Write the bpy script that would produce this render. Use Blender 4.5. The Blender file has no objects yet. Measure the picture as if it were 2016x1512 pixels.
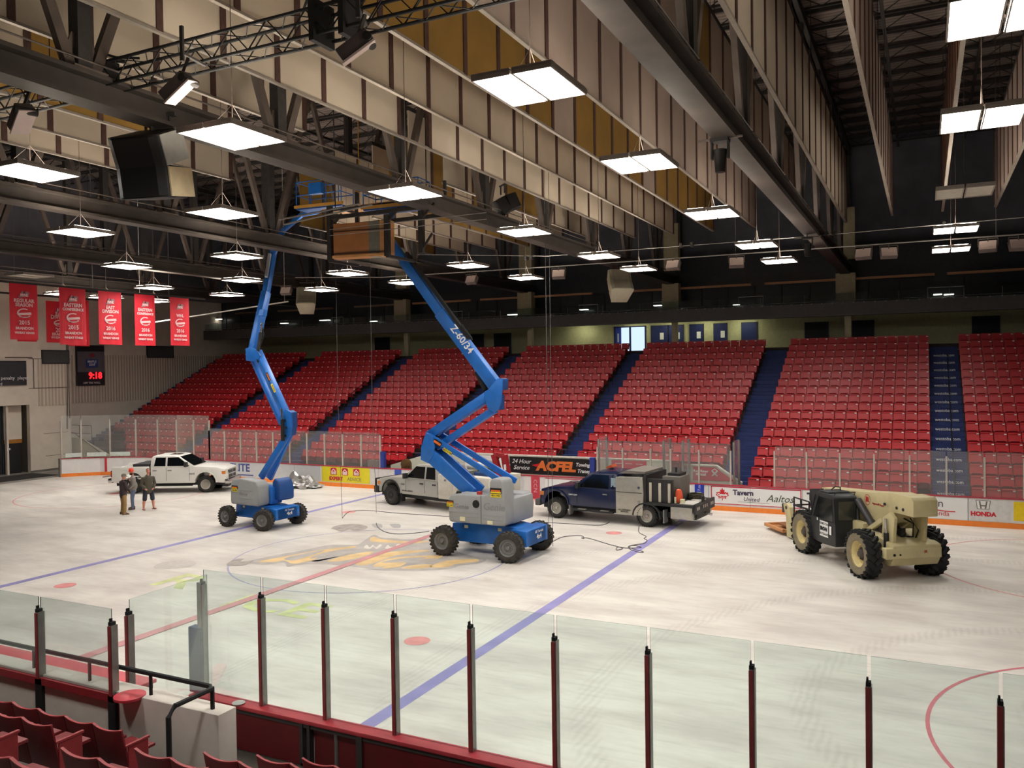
import bpy, bmesh, math, random
from mathutils import Vector, Matrix, Euler
R = math.radians
random.seed(7)
scene = bpy.context.scene
# ---------------------------------------------------------------- camera
CAM = (16.47617, -22.57220, 6.16771); YAW, PITCH, ROLL, FPX = -0.460466, -0.018431, -0.014155, 1637.572
def _basis():
    cy, sy, cp, sp = math.cos(YAW), math.sin(YAW), math.cos(PITCH), math.sin(PITCH)
    f = Vector((sy*cp, cy*cp, sp)); r = Vector((cy, -sy, 0)); u = r.cross(f)
    cr, sr = math.cos(ROLL), math.sin(ROLL)
    return cr*r + sr*u, -sr*r + cr*u, f
RR, UU, FF = _basis()
cam_data = bpy.data.cameras.new('camera'); cam = bpy.data.objects.new('camera', cam_data)
scene.collection.objects.link(cam); scene.camera = cam
cam_data.sensor_width = 36; cam_data.lens = FPX/2016*36; cam_data.clip_end = 400; cam_data.clip_start = .05
cam.matrix_world = Matrix(((RR.x, UU.x, -FF.x, CAM[0]), (RR.y, UU.y, -FF.y, CAM[1]), (RR.z, UU.z, -FF.z, CAM[2]), (0, 0, 0, 1)))
def at(px, py, ax, val):
    """point of the place seen at a photo pixel, on the plane coordinate[ax] = val"""
    d = (px-1008)/FPX*RR - (py-756)/FPX*UU + FF
    t = (val-CAM[ax])/d[ax]
    return Vector(CAM) + t*d
# ---------------------------------------------------------------- world (daylight outside the exit door only; the building is closed)
world = bpy.data.worlds.new('world'); scene.world = world; world.use_nodes = True
wn = world.node_tree; wn.nodes.clear()
wo = wn.nodes.new('ShaderNodeOutputWorld'); wb = wn.nodes.new('ShaderNodeBackground')
wb.inputs[0].default_value = (.62, .78, 1.0, 1); wb.inputs[1].default_value = 1.1
wn.links.new(wb.outputs[0], wo.inputs[0])
scene.view_settings.view_transform = 'Standard'; scene.view_settings.look = 'None'
scene.view_settings.gamma = 1; scene.view_settings.use_curve_mapping = False
scene.view_settings.exposure = 0.12
LAMP = 30.0; BEAM = 75; UP = 30.0  # UP drives the fill glow added on the fixture tops
scene.cycles.max_bounces = 7; scene.cycles.transparent_max_bounces = 24
scene.cycles.diffuse_bounces = 4; scene.cycles.glossy_bounces = 3
scene.cycles.caustics_reflective = False; scene.cycles.caustics_refractive = False
scene.cycles.sample_clamp_indirect = 4
# ---------------------------------------------------------------- materials
def lin(c): 
    return tuple(((x/255)/12.92 if x/255 <= .04045 else ((x/255+.055)/1.055)**2.4) for x in c)
MATS = {}
def mat(name, rgb, rough=.6, metal=0, var=.08, scale=6, emit=0, spec=.5):
    if name in MATS: return MATS[name]
    m = bpy.data.materials.new(name); m.use_nodes = True; nt = m.node_tree; b = nt.nodes['Principled BSDF']
    c = lin(rgb)
    b.inputs['Roughness'].default_value = rough; b.inputs['Metallic'].default_value = metal
    b.inputs['Specular IOR Level'].default_value = spec
    if emit:
        b.inputs['Base Color'].default_value = (*c, 1)
        b.inputs['Emission Color'].default_value = (*c, 1); b.inputs['Emission Strength'].default_value = emit
    elif var:
        n = nt.nodes.new('ShaderNodeTexNoise'); n.inputs['Scale'].default_value = scale; n.inputs['Detail'].default_value = 3
        tc = nt.nodes.new('ShaderNodeTexCoord'); nt.links.new(tc.outputs['Object'], n.inputs['Vector'])
        r = nt.nodes.new('ShaderNodeValToRGB'); e = r.color_ramp.elements
        e[0].position = .3; e[1].position = .7
        e[0].color = (*[x*(1-var) for x in c], 1); e[1].color = (*[min(1, x*(1+var)) for x in c], 1)
        nt.links.new(n.outputs['Fac'], r.inputs[0]); nt.links.new(r.outputs[0], b.inputs['Base Color'])
    else:
        b.inputs['Base Color'].default_value = (*c, 1)
    MATS[name] = m; return m
def glass_mat(name, tint, haze, gloss, hazecol=(.8, .85, .82)):
    if name in MATS: return MATS[name]
    m = bpy.data.materials.new(name); m.use_nodes = True; nt = m.node_tree; nt.nodes.clear(); N = nt.nodes.new
    o = N('ShaderNodeOutputMaterial'); t = N('ShaderNodeBsdfTransparent'); t.inputs[0].default_value = (*tint, 1)
    d = N('ShaderNodeBsdfDiffuse'); d.inputs[0].default_value = (*hazecol, 1)
    g = N('ShaderNodeBsdfGlossy'); g.inputs[0].default_value = (1, 1, 1, 1); g.inputs[1].default_value = .03
    m1 = N('ShaderNodeMixShader'); m2 = N('ShaderNodeMixShader')
    nz = N('ShaderNodeTexNoise'); nz.inputs['Scale'].default_value = .9; tc = N('ShaderNodeTexCoord')
    nt.links.new(tc.outputs['Object'], nz.inputs['Vector'])
    mp = N('ShaderNodeMapRange'); mp.inputs[3].default_value = haze*.6; mp.inputs[4].default_value = haze*1.4
    nt.links.new(nz.outputs['Fac'], mp.inputs[0]); nt.links.new(mp.outputs[0], m1.inputs[0])
    nt.links.new(t.outputs[0], m1.inputs[1]); nt.links.new(d.outputs[0], m1.inputs[2])
    lw = N('ShaderNodeLayerWeight'); lw.inputs[0].default_value = .25
    ml = N('ShaderNodeMath'); ml.operation = 'MULTIPLY'; ml.inputs[1].default_value = gloss; nt.links.new(lw.outputs['Fresnel'], ml.inputs[0])
    nt.links.new(ml.outputs[0], m2.inputs[0])
    nt.links.new(m1.outputs[0], m2.inputs[1]); nt.links.new(g.outputs[0], m2.inputs[2]); nt.links.new(m2.outputs[0], o.inputs[0])
    MATS[name] = m; return m
# ---------------------------------------------------------------- mesh helpers
COL = scene.collection
def rot_to(a, b):
    d = (Vector(b)-Vector(a)); L = d.length; d.normalize()
    up = Vector((0, 0, 1)) if abs(d.z) < .95 else Vector((1, 0, 0))
    s = up.cross(d).normalized(); u = d.cross(s)
    return d, s, u, L
class MB:
    def __init__(s): s.v = []; s.f = []; s.mi = []
    def add(s, vs, fs, mi=0):
        k = len(s.v); s.v += [tuple(v) for v in vs]; s.f += [tuple(i+k for i in f) for f in fs]; s.mi += [mi]*len(fs); return s
    def bx(s, x0, x1, y0, y1, z0, z1, mi=0, M=None):
        vs = [Vector((x, y, z)) for x in (x0, x1) for y in (y0, y1) for z in (z0, z1)]
        if M is not None: vs = [M @ v for v in vs]
        return s.add(vs, [(0, 1, 3, 2), (4, 6, 7, 5), (0, 4, 5, 1), (2, 3, 7, 6), (0, 2, 6, 4), (1, 5, 7, 3)], mi)
    def bar(s, a, b, w, h, mi=0, w2=None, h2=None):
        d, sd, u, L = rot_to(a, b); a, b = Vector(a), Vector(b); w2 = w2 or w; h2 = h2 or h
        vs = []
        for P, ww, hh in ((a, w, h), (b, w2, h2)):
            for i, j in ((-1, -1), (1, -1), (1, 1), (-1, 1)): vs.append(P+sd*i*ww/2+u*j*hh/2)
        return s.add(vs, [(0, 3, 2, 1), (4, 5, 6, 7), (0, 1, 5, 4), (1, 2, 6, 5), (2, 3, 7, 6), (3, 0, 4, 7)], mi)
    def cyl(s, a, b, r, r2=None, n=12, mi=0):
        d, sd, u, L = rot_to(a, b); a, b = Vector(a), Vector(b); r2 = r if r2 is None else r2
        vs = [P+(sd*math.cos(t)+u*math.sin(t))*q for P, q in ((a, r), (b, r2)) for t in [2*math.pi*i/n for i in range(n)]]
        fs = [(i, (i+1) % n, n+(i+1) % n, n+i) for i in range(n)]+[tuple(range(n-1, -1, -1)), tuple(range(n, 2*n))]
        return s.add(vs, fs, mi)
    def tube(s, pts, r, n=6, mi=0):
        pts = [Vector(p) for p in pts]; vs = []; m = len(pts)
        for i, P in enumerate(pts):
            d = (pts[min(i+1, m-1)]-pts[max(i-1, 0)]).normalized()
            up = Vector((0, 0, 1)) if abs(d.z) < .9 else Vector((1, 0, 0))
            sd = up.cross(d).normalized(); u = d.cross(sd)
            vs += [P+(sd*math.cos(2*math.pi*k/n)+u*math.sin(2*math.pi*k/n))*r for k in range(n)]
        fs = [(i*n+k, i*n+(k+1) % n, (i+1)*n+(k+1) % n, (i+1)*n+k) for i in range(m-1) for k in range(n)]
        fs += [tuple(range(n-1, -1, -1)), tuple(range((m-1)*n, m*n))]
        return s.add(vs, fs, mi)
    def prism(s, poly, d0, d1, ax='y', mi=0, fn=None):
        """polygon extruded along an axis; poly is (x,z) for ax y, (y,z) for ax x, (x,y) for ax z"""
        def P(p, d):
            v = Vector((p[0], d, p[1])) if ax == 'y' else Vector((d, p[0], p[1])) if ax == 'x' else Vector((p[0], p[1], d))
            return fn(v) if fn else v
        n = len(poly); vs = [P(p, d0) for p in poly]+[P(p, d1) for p in poly]
        fs = [(i, (i+1) % n, n+(i+1) % n, n+i) for i in range(n)]+[tuple(range(n-1, -1, -1)), tuple(range(n, 2*n))]
        return s.add(vs, fs, mi)
    def lathe(s, prof, n=24, c=(0, 0, 0), ax='z', mi=0, cap=True):
        """prof = (radius, along) pairs turned about an axis through c"""
        c = Vector(c); vs = []
        for r, h in prof:
            for k in range(n):
                t = 2*math.pi*k/n; a, b = r*math.cos(t), r*math.sin(t)
                vs.append(c+(Vector((a, b, h)) if ax == 'z' else Vector((a, h, b)) if ax == 'y' else Vector((h, a, b))))
        m = len(prof)
        fs = [(i*n+k, i*n+(k+1) % n, (i+1)*n+(k+1) % n, (i+1)*n+k) for i in range(m-1) for k in range(n)]
        if cap and prof[0][0] > 1e-4: fs.append(tuple(range(n-1, -1, -1)))
        if cap and prof[-1][0] > 1e-4: fs.append(tuple(range((m-1)*n, m*n)))
        return s.add(vs, fs, mi)
    def poly(s, pts, mi=0): return s.add(pts, [tuple(range(len(pts)))], mi)
    def build(s, name, m, parent=None, smooth=False, bev=0, seg=2):
        me = bpy.data.meshes.new(name); me.from_pydata(s.v, [], s.f)
        ms = m if isinstance(m, (list, tuple)) else [m]
        for q in ms: me.materials.append(q)
        if len(ms) > 1:
            for p, i in zip(me.polygons, s.mi): p.material_index = i
        bm = bmesh.new(); bm.from_mesh(me); bmesh.ops.recalc_face_normals(bm, faces=bm.faces)
        if bev:
            es = [e for e in bm.edges if len(e.link_faces) == 2 and e.calc_face_angle(0) > .5]
            bmesh.ops.bevel(bm, geom=es, offset=bev, segments=seg, affect='EDGES', profile=.5, clamp_overlap=True)
        bm.to_mesh(me); bm.free()
        if smooth or bev:
            for p in me.polygons: p.use_smooth = True
            me.set_sharp_from_angle(angle=R(38))
        o = bpy.data.objects.new(name, me); COL.objects.link(o)
        if parent: o.parent = parent
        return o
def tag(o, label, cat, group=None):
    o['label'] = label; o['category'] = cat
    if group: o['group'] = group
    return o
def thing(name, label, cat, loc=(0, 0, 0), rz=0, group=None):
    o = bpy.data.objects.new(name, None); COL.objects.link(o); o.location = loc; o.rotation_euler = (0, 0, rz)
    o.empty_display_size = .2
    return tag(o, label, cat, group)
def struct(o, label=None):
    o['kind'] = 'structure'
    if label: o['label'] = label
    return o
def dup(root, label=None, group=None, loc=None, rz=None):
    r = root.copy(); COL.objects.link(r)
    if loc is not None: r.location = loc
    if rz is not None: r.rotation_euler = (0, 0, rz)
    if label: r['label'] = label
    if group: r['group'] = group
    for ch in list(root.children):
        c = ch.copy(); COL.objects.link(c); c.parent = r
        for g in ch.children:
            d = g.copy(); COL.objects.link(d); d.parent = c
    return r
def local(root, P):
    M = Matrix.Translation(root.location) @ root.rotation_euler.to_matrix().to_4x4() @ Matrix.Scale(root.scale[0], 4)
    return M.inverted() @ Vector(P)
def text(s, size, m, parent, o, rx, up, name='lettering', sx=1.0, shear=0, align='CENTER', bold=0, depth=.003, lab=None):
    cu = bpy.data.curves.new('t', 'FONT'); cu.body = s; cu.size = size; cu.align_x = align; cu.align_y = 'CENTER'
    cu.shear = shear; cu.offset = bold; cu.extrude = depth; cu.resolution_u = 2; cu.space_line = .85
    ob = bpy.data.objects.new('t', cu); COL.objects.link(ob)
    dg = bpy.context.evaluated_depsgraph_get(); me = bpy.data.meshes.new_from_object(ob.evaluated_get(dg))
    bpy.data.objects.remove(ob); bpy.data.curves.remove(cu)
    rx = Vector(rx).normalized(); up = Vector(up).normalized(); nz = rx.cross(up)
    M = Matrix(((rx.x*sx, up.x, nz.x, o[0]), (rx.y*sx, up.y, nz.y, o[1]), (rx.z*sx, up.z, nz.z, o[2]), (0, 0, 0, 1)))
    me.transform(M); me.materials.clear(); me.materials.append(m)
    q = bpy.data.objects.new(name, me); COL.objects.link(q)
    if parent: q.parent = parent
    if lab: q['label'] = lab
    return q
# shared materials
white = mat('white paint', (228, 222, 212), .5); black = mat('black rubber', (22, 22, 23), .8, var=.2)
dark = mat('dark painted steel', (40, 37, 36), .65, var=.2); navy = mat('navy paint', (24, 36, 92), .6, var=.15)
red = mat('red enamel', (176, 32, 44), .5, var=.1); chrome = mat('chrome', (200, 200, 200), .2, 1, var=0)
steel = mat('galvanised steel', (150, 148, 145), .4, .7, var=.1); wred = mat('signal red', (205, 30, 42), .5, var=0)
wht = mat('lettering white', (240, 240, 238), .6, var=0); blk = mat('lettering black', (18, 18, 20), .6, var=0)
org = mat('orange stripe', (240, 135, 50), .6, var=.05); yel = mat('sign yellow', (228, 214, 40), .6, var=.03)
glazing = mat('dark window glass', (16, 18, 20), .08, 0, var=0, spec=.8)
ply = mat('plywood', (178, 118, 66), .7, var=.15, scale=9)
# ================================================================ THE SHELL
CY = 30.6
s_conc = mat('concrete', (120, 116, 110), .85, var=.15, scale=2)
s_wall = mat('painted wall', (228, 218, 202), .8, var=.06, scale=1.5)
s_dark = mat('dark blue-black wall', (98, 100, 110), .85, var=.15, scale=1)
# ice floor with scuffs and tyre tracks
def ice_mat():
    m = bpy.data.materials.new('worn ice'); m.use_nodes = True; nt = m.node_tree; b = nt.nodes['Principled BSDF']; N = nt.nodes.new; K = nt.links.new
    tc = N('ShaderNodeTexCoord')
    mp = N('ShaderNodeMapping'); mp.inputs['Scale'].default_value = (.35, .9, 1); mp.inputs['Rotation'].default_value = (0, 0, .35); K(tc.outputs['Object'], mp.inputs[0])
    n1 = N('ShaderNodeTexNoise'); n1.inputs['Scale'].default_value = .9; n1.inputs['Detail'].default_value = 7; n1.inputs['Roughness'].default_value = .62; K(mp.outputs[0], n1.inputs['Vector'])
    r1 = N('ShaderNodeValToRGB'); e = r1.color_ramp.elements; e[0].position = .36; e[1].position = .62
    e[0].color = (*lin((201, 194, 186)), 1); e[1].color = (*lin((228, 223, 214)), 1); K(n1.outputs['Fac'], r1.inputs[0])
    mp2 = N('ShaderNodeMapping'); mp2.inputs['Scale'].default_value = (.8, 7, 1); mp2.inputs['Rotation'].default_value = (0, 0, -.6); K(tc.outputs['Object'], mp2.inputs[0])
    n2 = N('ShaderNodeTexNoise'); n2.inputs['Scale'].default_value = 1.2; n2.inputs['Detail'].default_value = 5; K(mp2.outputs[0], n2.inputs['Vector'])
    r2 = N('ShaderNodeValToRGB'); e = r2.color_ramp.elements; e[0].position = .33; e[1].position = .5; e[0].color = (.8, .78, .76, 1); e[1].color = (1, 1, 1, 1); K(n2.outputs['Fac'], r2.inputs[0])
    # sparse brown dirt
    n3 = N('ShaderNodeTexNoise'); n3.inputs['Scale'].default_value = .28; n3.inputs['Detail'].default_value = 9; n3.inputs['Roughness'].default_value = .7; K(tc.outputs['Object'], n3.inputs['Vector'])
    r3 = N('ShaderNodeValToRGB'); e = r3.color_ramp.elements; e[0].position = .62; e[1].position = .8; e[0].color = (1, 1, 1, 1); e[1].color = (.66, .6, .55, 1); K(n3.outputs['Fac'], r3.inputs[0])
    x1 = N('ShaderNodeMix'); x1.data_type = 'RGBA'; x1.blend_type = 'MULTIPLY'; x1.inputs[0].default_value = .35; K(r1.outputs[0], x1.inputs[6]); K(r2.outputs[0], x1.inputs[7])
    x2 = N('ShaderNodeMix'); x2.data_type = 'RGBA'; x2.blend_type = 'MULTIPLY'; x2.inputs[0].default_value = .8; K(x1.outputs[2], x2.inputs[6]); K(r3.outputs[0], x2.inputs[7])
    # ribbed tyre tracks : curved bands with a tread pattern
    w = N('ShaderNodeTexWave'); w.wave_type = 'RINGS'; w.rings_direction = 'Z'; w.inputs['Scale'].default_value = .085; w.inputs['Distortion'].default_value = 1.2; w.inputs['Detail'].default_value = 1
    mp4 = N('ShaderNodeMapping'); mp4.inputs['Location'].default_value = (-20, 6, 0); K(tc.outputs['Object'], mp4.inputs[0]); K(mp4.outputs[0], w.inputs['Vector'])
    rw = N('ShaderNodeValToRGB'); e = rw.color_ramp.elements; e[0].position = .93; e[1].position = .98; e[0].color = (0, 0, 0, 1); e[1].color = (1, 1, 1, 1); K(w.outputs['Fac'], rw.inputs[0])
    w2 = N('ShaderNodeTexWave'); w2.inputs['Scale'].default_value = 2.2; w2.inputs['Distortion'].default_value = 3; K(tc.outputs['Object'], w2.inputs['Vector'])
    mm = N('ShaderNodeMath'); mm.operation = 'MULTIPLY'; K(rw.outputs[0], mm.inputs[0]); K(w2.outputs['Fac'], mm.inputs[1])
    mq = N('ShaderNodeMath'); mq.operation = 'MULTIPLY'; mq.inputs[1].default_value = .16; K(mm.outputs[0], mq.inputs[0])
    x3 = N('ShaderNodeMix'); x3.data_type = 'RGBA'; K(mq.outputs[0], x3.inputs[0]); K(x2.outputs[2], x3.inputs[6]); x3.inputs[7].default_value = (*lin((150, 140, 130)), 1)
    K(x3.outputs[2], b.inputs['Base Color']); b.inputs['Roughness'].default_value = .42; b.inputs['Specular IOR Level'].default_value = .35
    return m
ICE = ice_mat()
floor = struct(MB().bx(-30.6, 34, -13.0, 13.0, -.3, 0).build('floor', ICE), 'worn white ice sheet of the rink with painted lines')
struct(MB().bx(-40, -30.6, -14, 16, -.3, -.005).bx(-30.6, -24, 13.0, 16, -.3, -.005).build('floor_concrete', mat('bare concrete floor', (150, 145, 138), .8, var=.12, scale=1.5)))
pbl = mat('faded blue line', (142, 136, 190), .5, var=.12, scale=1.5); prd = mat('faded red line', (204, 142, 144), .5, var=.12, scale=1.5)
prd2 = mat('faded red dot', (218, 140, 138), .5, var=.15, scale=3); pci = mat('faded circle line', (165, 160, 190), .5, var=.2)
prl = mat('pale red circle', (216, 150, 150), .5, var=.15)
pgn = mat('faded green paint', (206, 212, 150), .5, var=.2, scale=2); pgy = mat('faded grey paint', (184, 177, 171), .5, var=.15, scale=2)
pgo = mat('faded gold paint', (226, 194, 138), .5, var=.2, scale=1.5); pdk = mat('smudged dirt', (166, 158, 150), .6, var=.25, scale=3)
def strip(x0, x1, y0, y1, z=.003): return MB().poly([(x0, y0, z), (x1, y0, z), (x1, y1, z), (x0, y1, z)])
def ring(cx, cy, r, w, z=.004, n=96):
    m = MB()
    for k in range(n):
        a, b = 2*math.pi*k/n, 2*math.pi*(k+1)/n
        m.add([(cx+q*math.cos(t), cy+q*math.sin(t), z) for q, t in ((r-w, a), (r, a), (r, b), (r-w, b))], [(0, 1, 2, 3)])
    return m
for sx in (-1, 1): strip(sx*7.77-.15, sx*7.77+.15, -12.95, 12.95).build('blue_line', pbl, floor)
strip(-.15, .15, -12.95, 12.95, .014).build('center_line', prd, floor)
ring(0, 0, 4.57, .06).build('center_circle', pci, floor)
for x in (-21.03, 21.03):
    for y in (-6.7, 6.7): ring(x, y, 4.57, .07).build('faceoff_circle', mat('ice red ring', (205, 110, 120), .5, var=.1) if (x > 0 and y < 0) else prl, floor)
def disc(cx, cy, r, n=40, z=.005, sx=1, sy=1, wob=0):
    return MB().poly([(cx+r*sx*math.cos(t)*(1+wob*math.sin(3*t+1)+wob*.7*math.sin(5*t)), cy+r*sy*math.sin(t)*(1+wob*math.sin(4*t)), z) for t in [2*math.pi*k/n for k in range(n)]])
for x in (-6.1, 6.1):
    for y in (-6.7, 6.7): disc(x, y, .3).build('faceoff_dot', prd2, floor)
for x in (-21.03, 21.03):
    for y in (-6.7, 6.7): disc(x, y, .3).build('faceoff_dot', prd2, floor)
def icep(name, px, m, z): 
    P = [at(a, b, 2, 0) for a, b in px]; pts = []; n = len(P)
    for i in range(n):
        p0, p1, p2, p3 = P[i-1], P[i], P[(i+1) % n], P[(i+2) % n]
        for k in range(4):
            t = k/4; pts.append(.5*((2*p1)+(p2-p0)*t+(2*p0-5*p1+4*p2-p3)*t*t+(3*p1-p0-3*p2+p3)*t**3))
    return MB().poly([(p.x, p.y, z) for p in pts]).build(name, m, floor)
icep('painted_emblem', [(485,1107),(520,1098),(560,1090),(600,1083),(650,1073),(700,1073),(715,1066),(735,1053),(752,1059),(775,1060),(800,1062),(850,1062),(872,1076),(905,1088),(945,1098),(958,1103),(940,1110),(905,1114),(890,1119),(850,1123),(780,1123),(740,1122),(712,1118),(640,1111),(590,1112),(566,1116),(558,1108),(520,1112)], pgy, .006)
for pl in ([(508,1106),(560,1096),(620,1085),(690,1076),(700,1078),(660,1084),(620,1094),(600,1107),(575,1110),(560,1104),(540,1107)],
           [(735,1057),(752,1062),(800,1066),(845,1065),(820,1070),(770,1069),(730,1066)],
           [(640,1104),(690,1092),(735,1086),(715,1096),(670,1105)], [(735,1116),(760,1102),(800,1096),(870,1094),(850,1104),(800,1112)],
           [(845,1117),(880,1104),(935,1101),(940,1106),(900,1110),(880,1117)], [(790,1119),(815,1113),(850,1112),(838,1119)],
           [(700,1110),(740,1092),(790,1085),(850,1084),(780,1094),(725,1112)]):
    icep('gold_stroke', pl, pgo, .008)
for pl in ([(612,1103),(640,1094),(690,1086),(700,1088),(660,1098),(625,1106)], [(750,1108),(790,1100),(840,1098),(800,1106)]):
    icep('grey_stroke', pl, pgy, .010)
for pl in ([(716,1079),(722,1073),(728,1078),(734,1073),(740,1078),(748,1072),(752,1074),(742,1081),(735,1077),(728,1081)], [(758,1080),(764,1073),(768,1077),(778,1076),(782,1072),(788,1073),(780,1081),(774,1078),(766,1081)]):
    icep('pale_stroke', pl, mat('ice white paint', (226, 220, 210), .5), .010)
for pl in ([(560,1100),(600,1090),(640,1084),(600,1098),(575,1104)], [(770,1114),(810,1104),(860,1100),(830,1108),(795,1114)], [(590,1109),(630,1102),(668,1096),(640,1106),(610,1110)]):
    icep('grey_stroke', pl, pgy, .010)
for pl in ([(575,1107),(610,1101),(625,1098),(612,1105)], [(880,1113),(910,1106),(930,1104),(915,1109)], [(752,1119),(775,1112),(800,1108),(785,1117)]):
    icep('gold_stroke', pl, pgo, .012)
icep('oil_stain', [(652,1040),(668,1034),(700,1032),(722,1036),(720,1042),(700,1046),(688,1043),(672,1047),(660,1043)], pdk, .006)
icep('water_stain', [(302,1118),(315,1109),(345,1104),(380,1105),(386,1111),(370,1117),(330,1120)], mat('damp patch', (196, 190, 182), .4, var=.1), .006)
icep('dirt_smear', [(446,1112),(462,1102),(480,1101),(474,1106),(500,1104),(484,1112),(462,1114)], pdk, .012)
for a in ((742,1034),(778,1034)): icep('grey_letter', [(a[0]-10,a[1]-2),(a[0]+8,a[1]-2),(a[0]+10,a[1]+5),(a[0]-4,a[1]+5)], mat('ice grey letter', (176, 172, 168), .5), .006)
text('We', 1.3, mat('ice grey letter', (176, 172, 168), .5), floor, (1.3, 3.4, .006), (1, .05, 0), (-.05, 1, 0), 'ice_lettering', depth=0)
text('R', 2.0, pgn, floor, (-3.3, -5.0, .006), (1, .0, 0), (0, 1, 0), 'ice_lettering', sx=1.2, depth=0, bold=.03)
text('ICE', 1.7, pgn, floor, (1.1, -5.9, .006), (1, .0, 0), (0, 1, 0), 'ice_lettering', sx=1.2, depth=0, bold=.03)
# shell walls / roof
struct(MB().bx(-60, 42, -42, 46, -.5, -.3).build('floor_base', s_conc))
ribm = bpy.data.materials.new('ribbed roof deck'); ribm.use_nodes = True
def rib(m, rgb, scale, depth=.3, axis='X'):
    nt = m.node_tree; b = nt.nodes['Principled BSDF']; w = nt.nodes.new('ShaderNodeTexWave'); w.bands_direction = axis
    w.inputs['Scale'].default_value = scale; tc = nt.nodes.new('ShaderNodeTexCoord'); nt.links.new(tc.outputs['Object'], w.inputs['Vector'])
    r = nt.nodes.new('ShaderNodeValToRGB'); c = lin(rgb); r.color_ramp.elements[0].position = .25; r.color_ramp.elements[1].position = .45
    r.color_ramp.elements[0].color = (*[x*(1-depth) for x in c], 1); r.color_ramp.elements[1].color = (*c, 1)
    nt.links.new(w.outputs['Fac'], r.inputs[0]); nt.links.new(r.outputs[0], b.inputs['Base Color']); b.inputs['Roughness'].default_value = .8
    bp = nt.nodes.new('ShaderNodeBump'); bp.inputs['Strength'].default_value = .6; bp.inputs['Distance'].default_value = .05
    nt.links.new(w.outputs['Fac'], bp.inputs['Height']); nt.links.new(bp.outputs[0], b.inputs['Normal'])
rib(ribm, (140, 128, 122), 1.1, .35, 'Y')
struct(MB().bx(-50, 42, -42, 46, 19.6, 19.9).build('ceiling', ribm))
struct(MB().bx(41.5, 42, -42, 46, -.3, 19.6).build('wall_right', s_dark)); struct(MB().bx(-60, 42, -42, -41.5, -.3, 19.6).build('wall_near', s_dark))
struct(MB().bx(-50, -49.5, -42, 46, -.3, 19.6).build('wall_outer', s_dark))
# left end wall: near block with a service door, set-back corrugated part beside the stand
corr = bpy.data.materials.new('corrugated cladding'); corr.use_nodes = True; rib(corr, (222, 210, 192), 1.35, .22, 'Y')
w = MB(); XL = -34.3
w.bx(XL-.3, XL, 11.0, 13.85, 0, 12).bx(XL-.3, XL, -41, 6.4, 0, 12).bx(XL-.3, XL, 6.4, 11.0, 4.32, 12).bx(XL-2.5, XL-.3, 13.65, 13.85, 0, 12)
wl = struct(w.build('wall_left', s_wall))
wl2 = struct(MB().bx(-36.8, -36.5, 13.85, 33, 0, 12).build('wall_left_end', s_wall))
MB().bx(-36.5, -36.44, 14.0, 30.5, 4.2, 7.55).build('cladding', corr, wl2)
MB().bx(XL, XL+.05, 11.6, 13.8, 4.2, 7.2).build('cladding', corr, wl)
struct(MB().bx(-50, XL, -41, 46, 12, 19.6).build('wall_left_upper', s_dark))
MB().bx(XL, XL+.04, 11.0, 13.85, 7.2, 7.25).bx(XL, XL+.04, 11.0, 13.85, 5.33, 5.37).build('seam', mat('wall seam', (120, 112, 100)), wl)
MB().bx(XL, XL+.03, 11.9, 13.6, 2.4, 2.43).bx(XL, XL+.03, 12.0, 13.6, .95, .98).build('crack', mat('wall crack', (150, 142, 130)), wl)
MB().bx(XL, XL+.05, 11, 13.85, 0, .12).build('skirting', s_conc, wl)
# service doorway : passage beyond
struct(MB().bx(-44, XL-.3, 11.2, 11.4, 0, 4.3).bx(-44, XL-.3, 5.6, 5.8, 0, 4.3).bx(-44, -43.8, 5.6, 11.4, 0, 4.3).bx(-44, XL-.3, 5.6, 11.4, 4.3, 4.5).build('wall_passage', mat('passage wall', (120, 112, 102))))
dr = struct(MB().bx(XL-.9, XL-.8, 9.9, 10.9, 0, 1.9).build('door_1', mat('dark door', (34, 32, 36))), 'dark swing door with orange head band')
MB().bx(XL-.95, XL-.75, 9.8, 10.95, 1.9, 2.15).build('head_band', mat('ochre band', (178, 122, 50)), dr)
MB().bx(XL-.95, XL-.75, 9.8, 10.95, 2.15, 4.3).build('upper_panel', s_wall, dr)
MB().bx(XL-.79, XL-.77, 10.1, 10.2, 1.5, 1.62).build('window_slit', wht, dr)
# hanging dark curtain in the doorway
m = MB()
for k in range(24):
    y = 7.0+k*.11; m.bx(XL-.62+.05*math.sin(k*1.7), XL-.56+.05*math.sin(k*1.7), y, y+.11, .05, 4.3)
tag(m.build('curtain', mat('dark curtain', (38, 40, 44), .9)), 'dark grey curtain hanging in the tall service doorway', 'curtain')
MB().bx(XL-.4, XL-.2, 9.62, 9.75, 0, 4.3).build('door_post', s_wall, wl)
tag(MB().bx(-34, -31.5, 6.2, 10.9, -.004, .012).build('rubber_mat', mat('dirty rubber mat', (52, 50, 48), .9, var=.3)), 'dirty dark rubber mat on the floor at the service doorway', 'mat')
# far wall of the concourse with an opening for the glazed exit door
cw = mat('cream concourse wall', (190, 188, 148), .8); CW = 32.5; ZF = 7.15
w = MB(); w.bx(-36.5, -2.85, CW, CW+.3, 6.5, 9.3).bx(-.55, 42, CW, CW+.3, 6.5, 9.3).bx(-2.85, -.55, CW, CW+.3, 8.98, 9.3)
struct(w.build('wall_concourse', cw))
struct(MB().bx(-36.5, 42, 28.5, CW+.3, 6.9, ZF).build('floor_concourse', s_conc)); struct(MB().bx(-36.5, 42, 28.0, 34, 9.3, 9.5).build('ceiling_concourse', mat('soffit', (90, 88, 84))))
struct(MB().bx(-50, 42, CY, CY+.3, 9.5, 19.6).build('wall_far', s_dark))
struct(MB().bx(-36.5, 42, 27.9, 28.5, 0, 6.9).build('wall_stand_back', s_conc))
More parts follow.
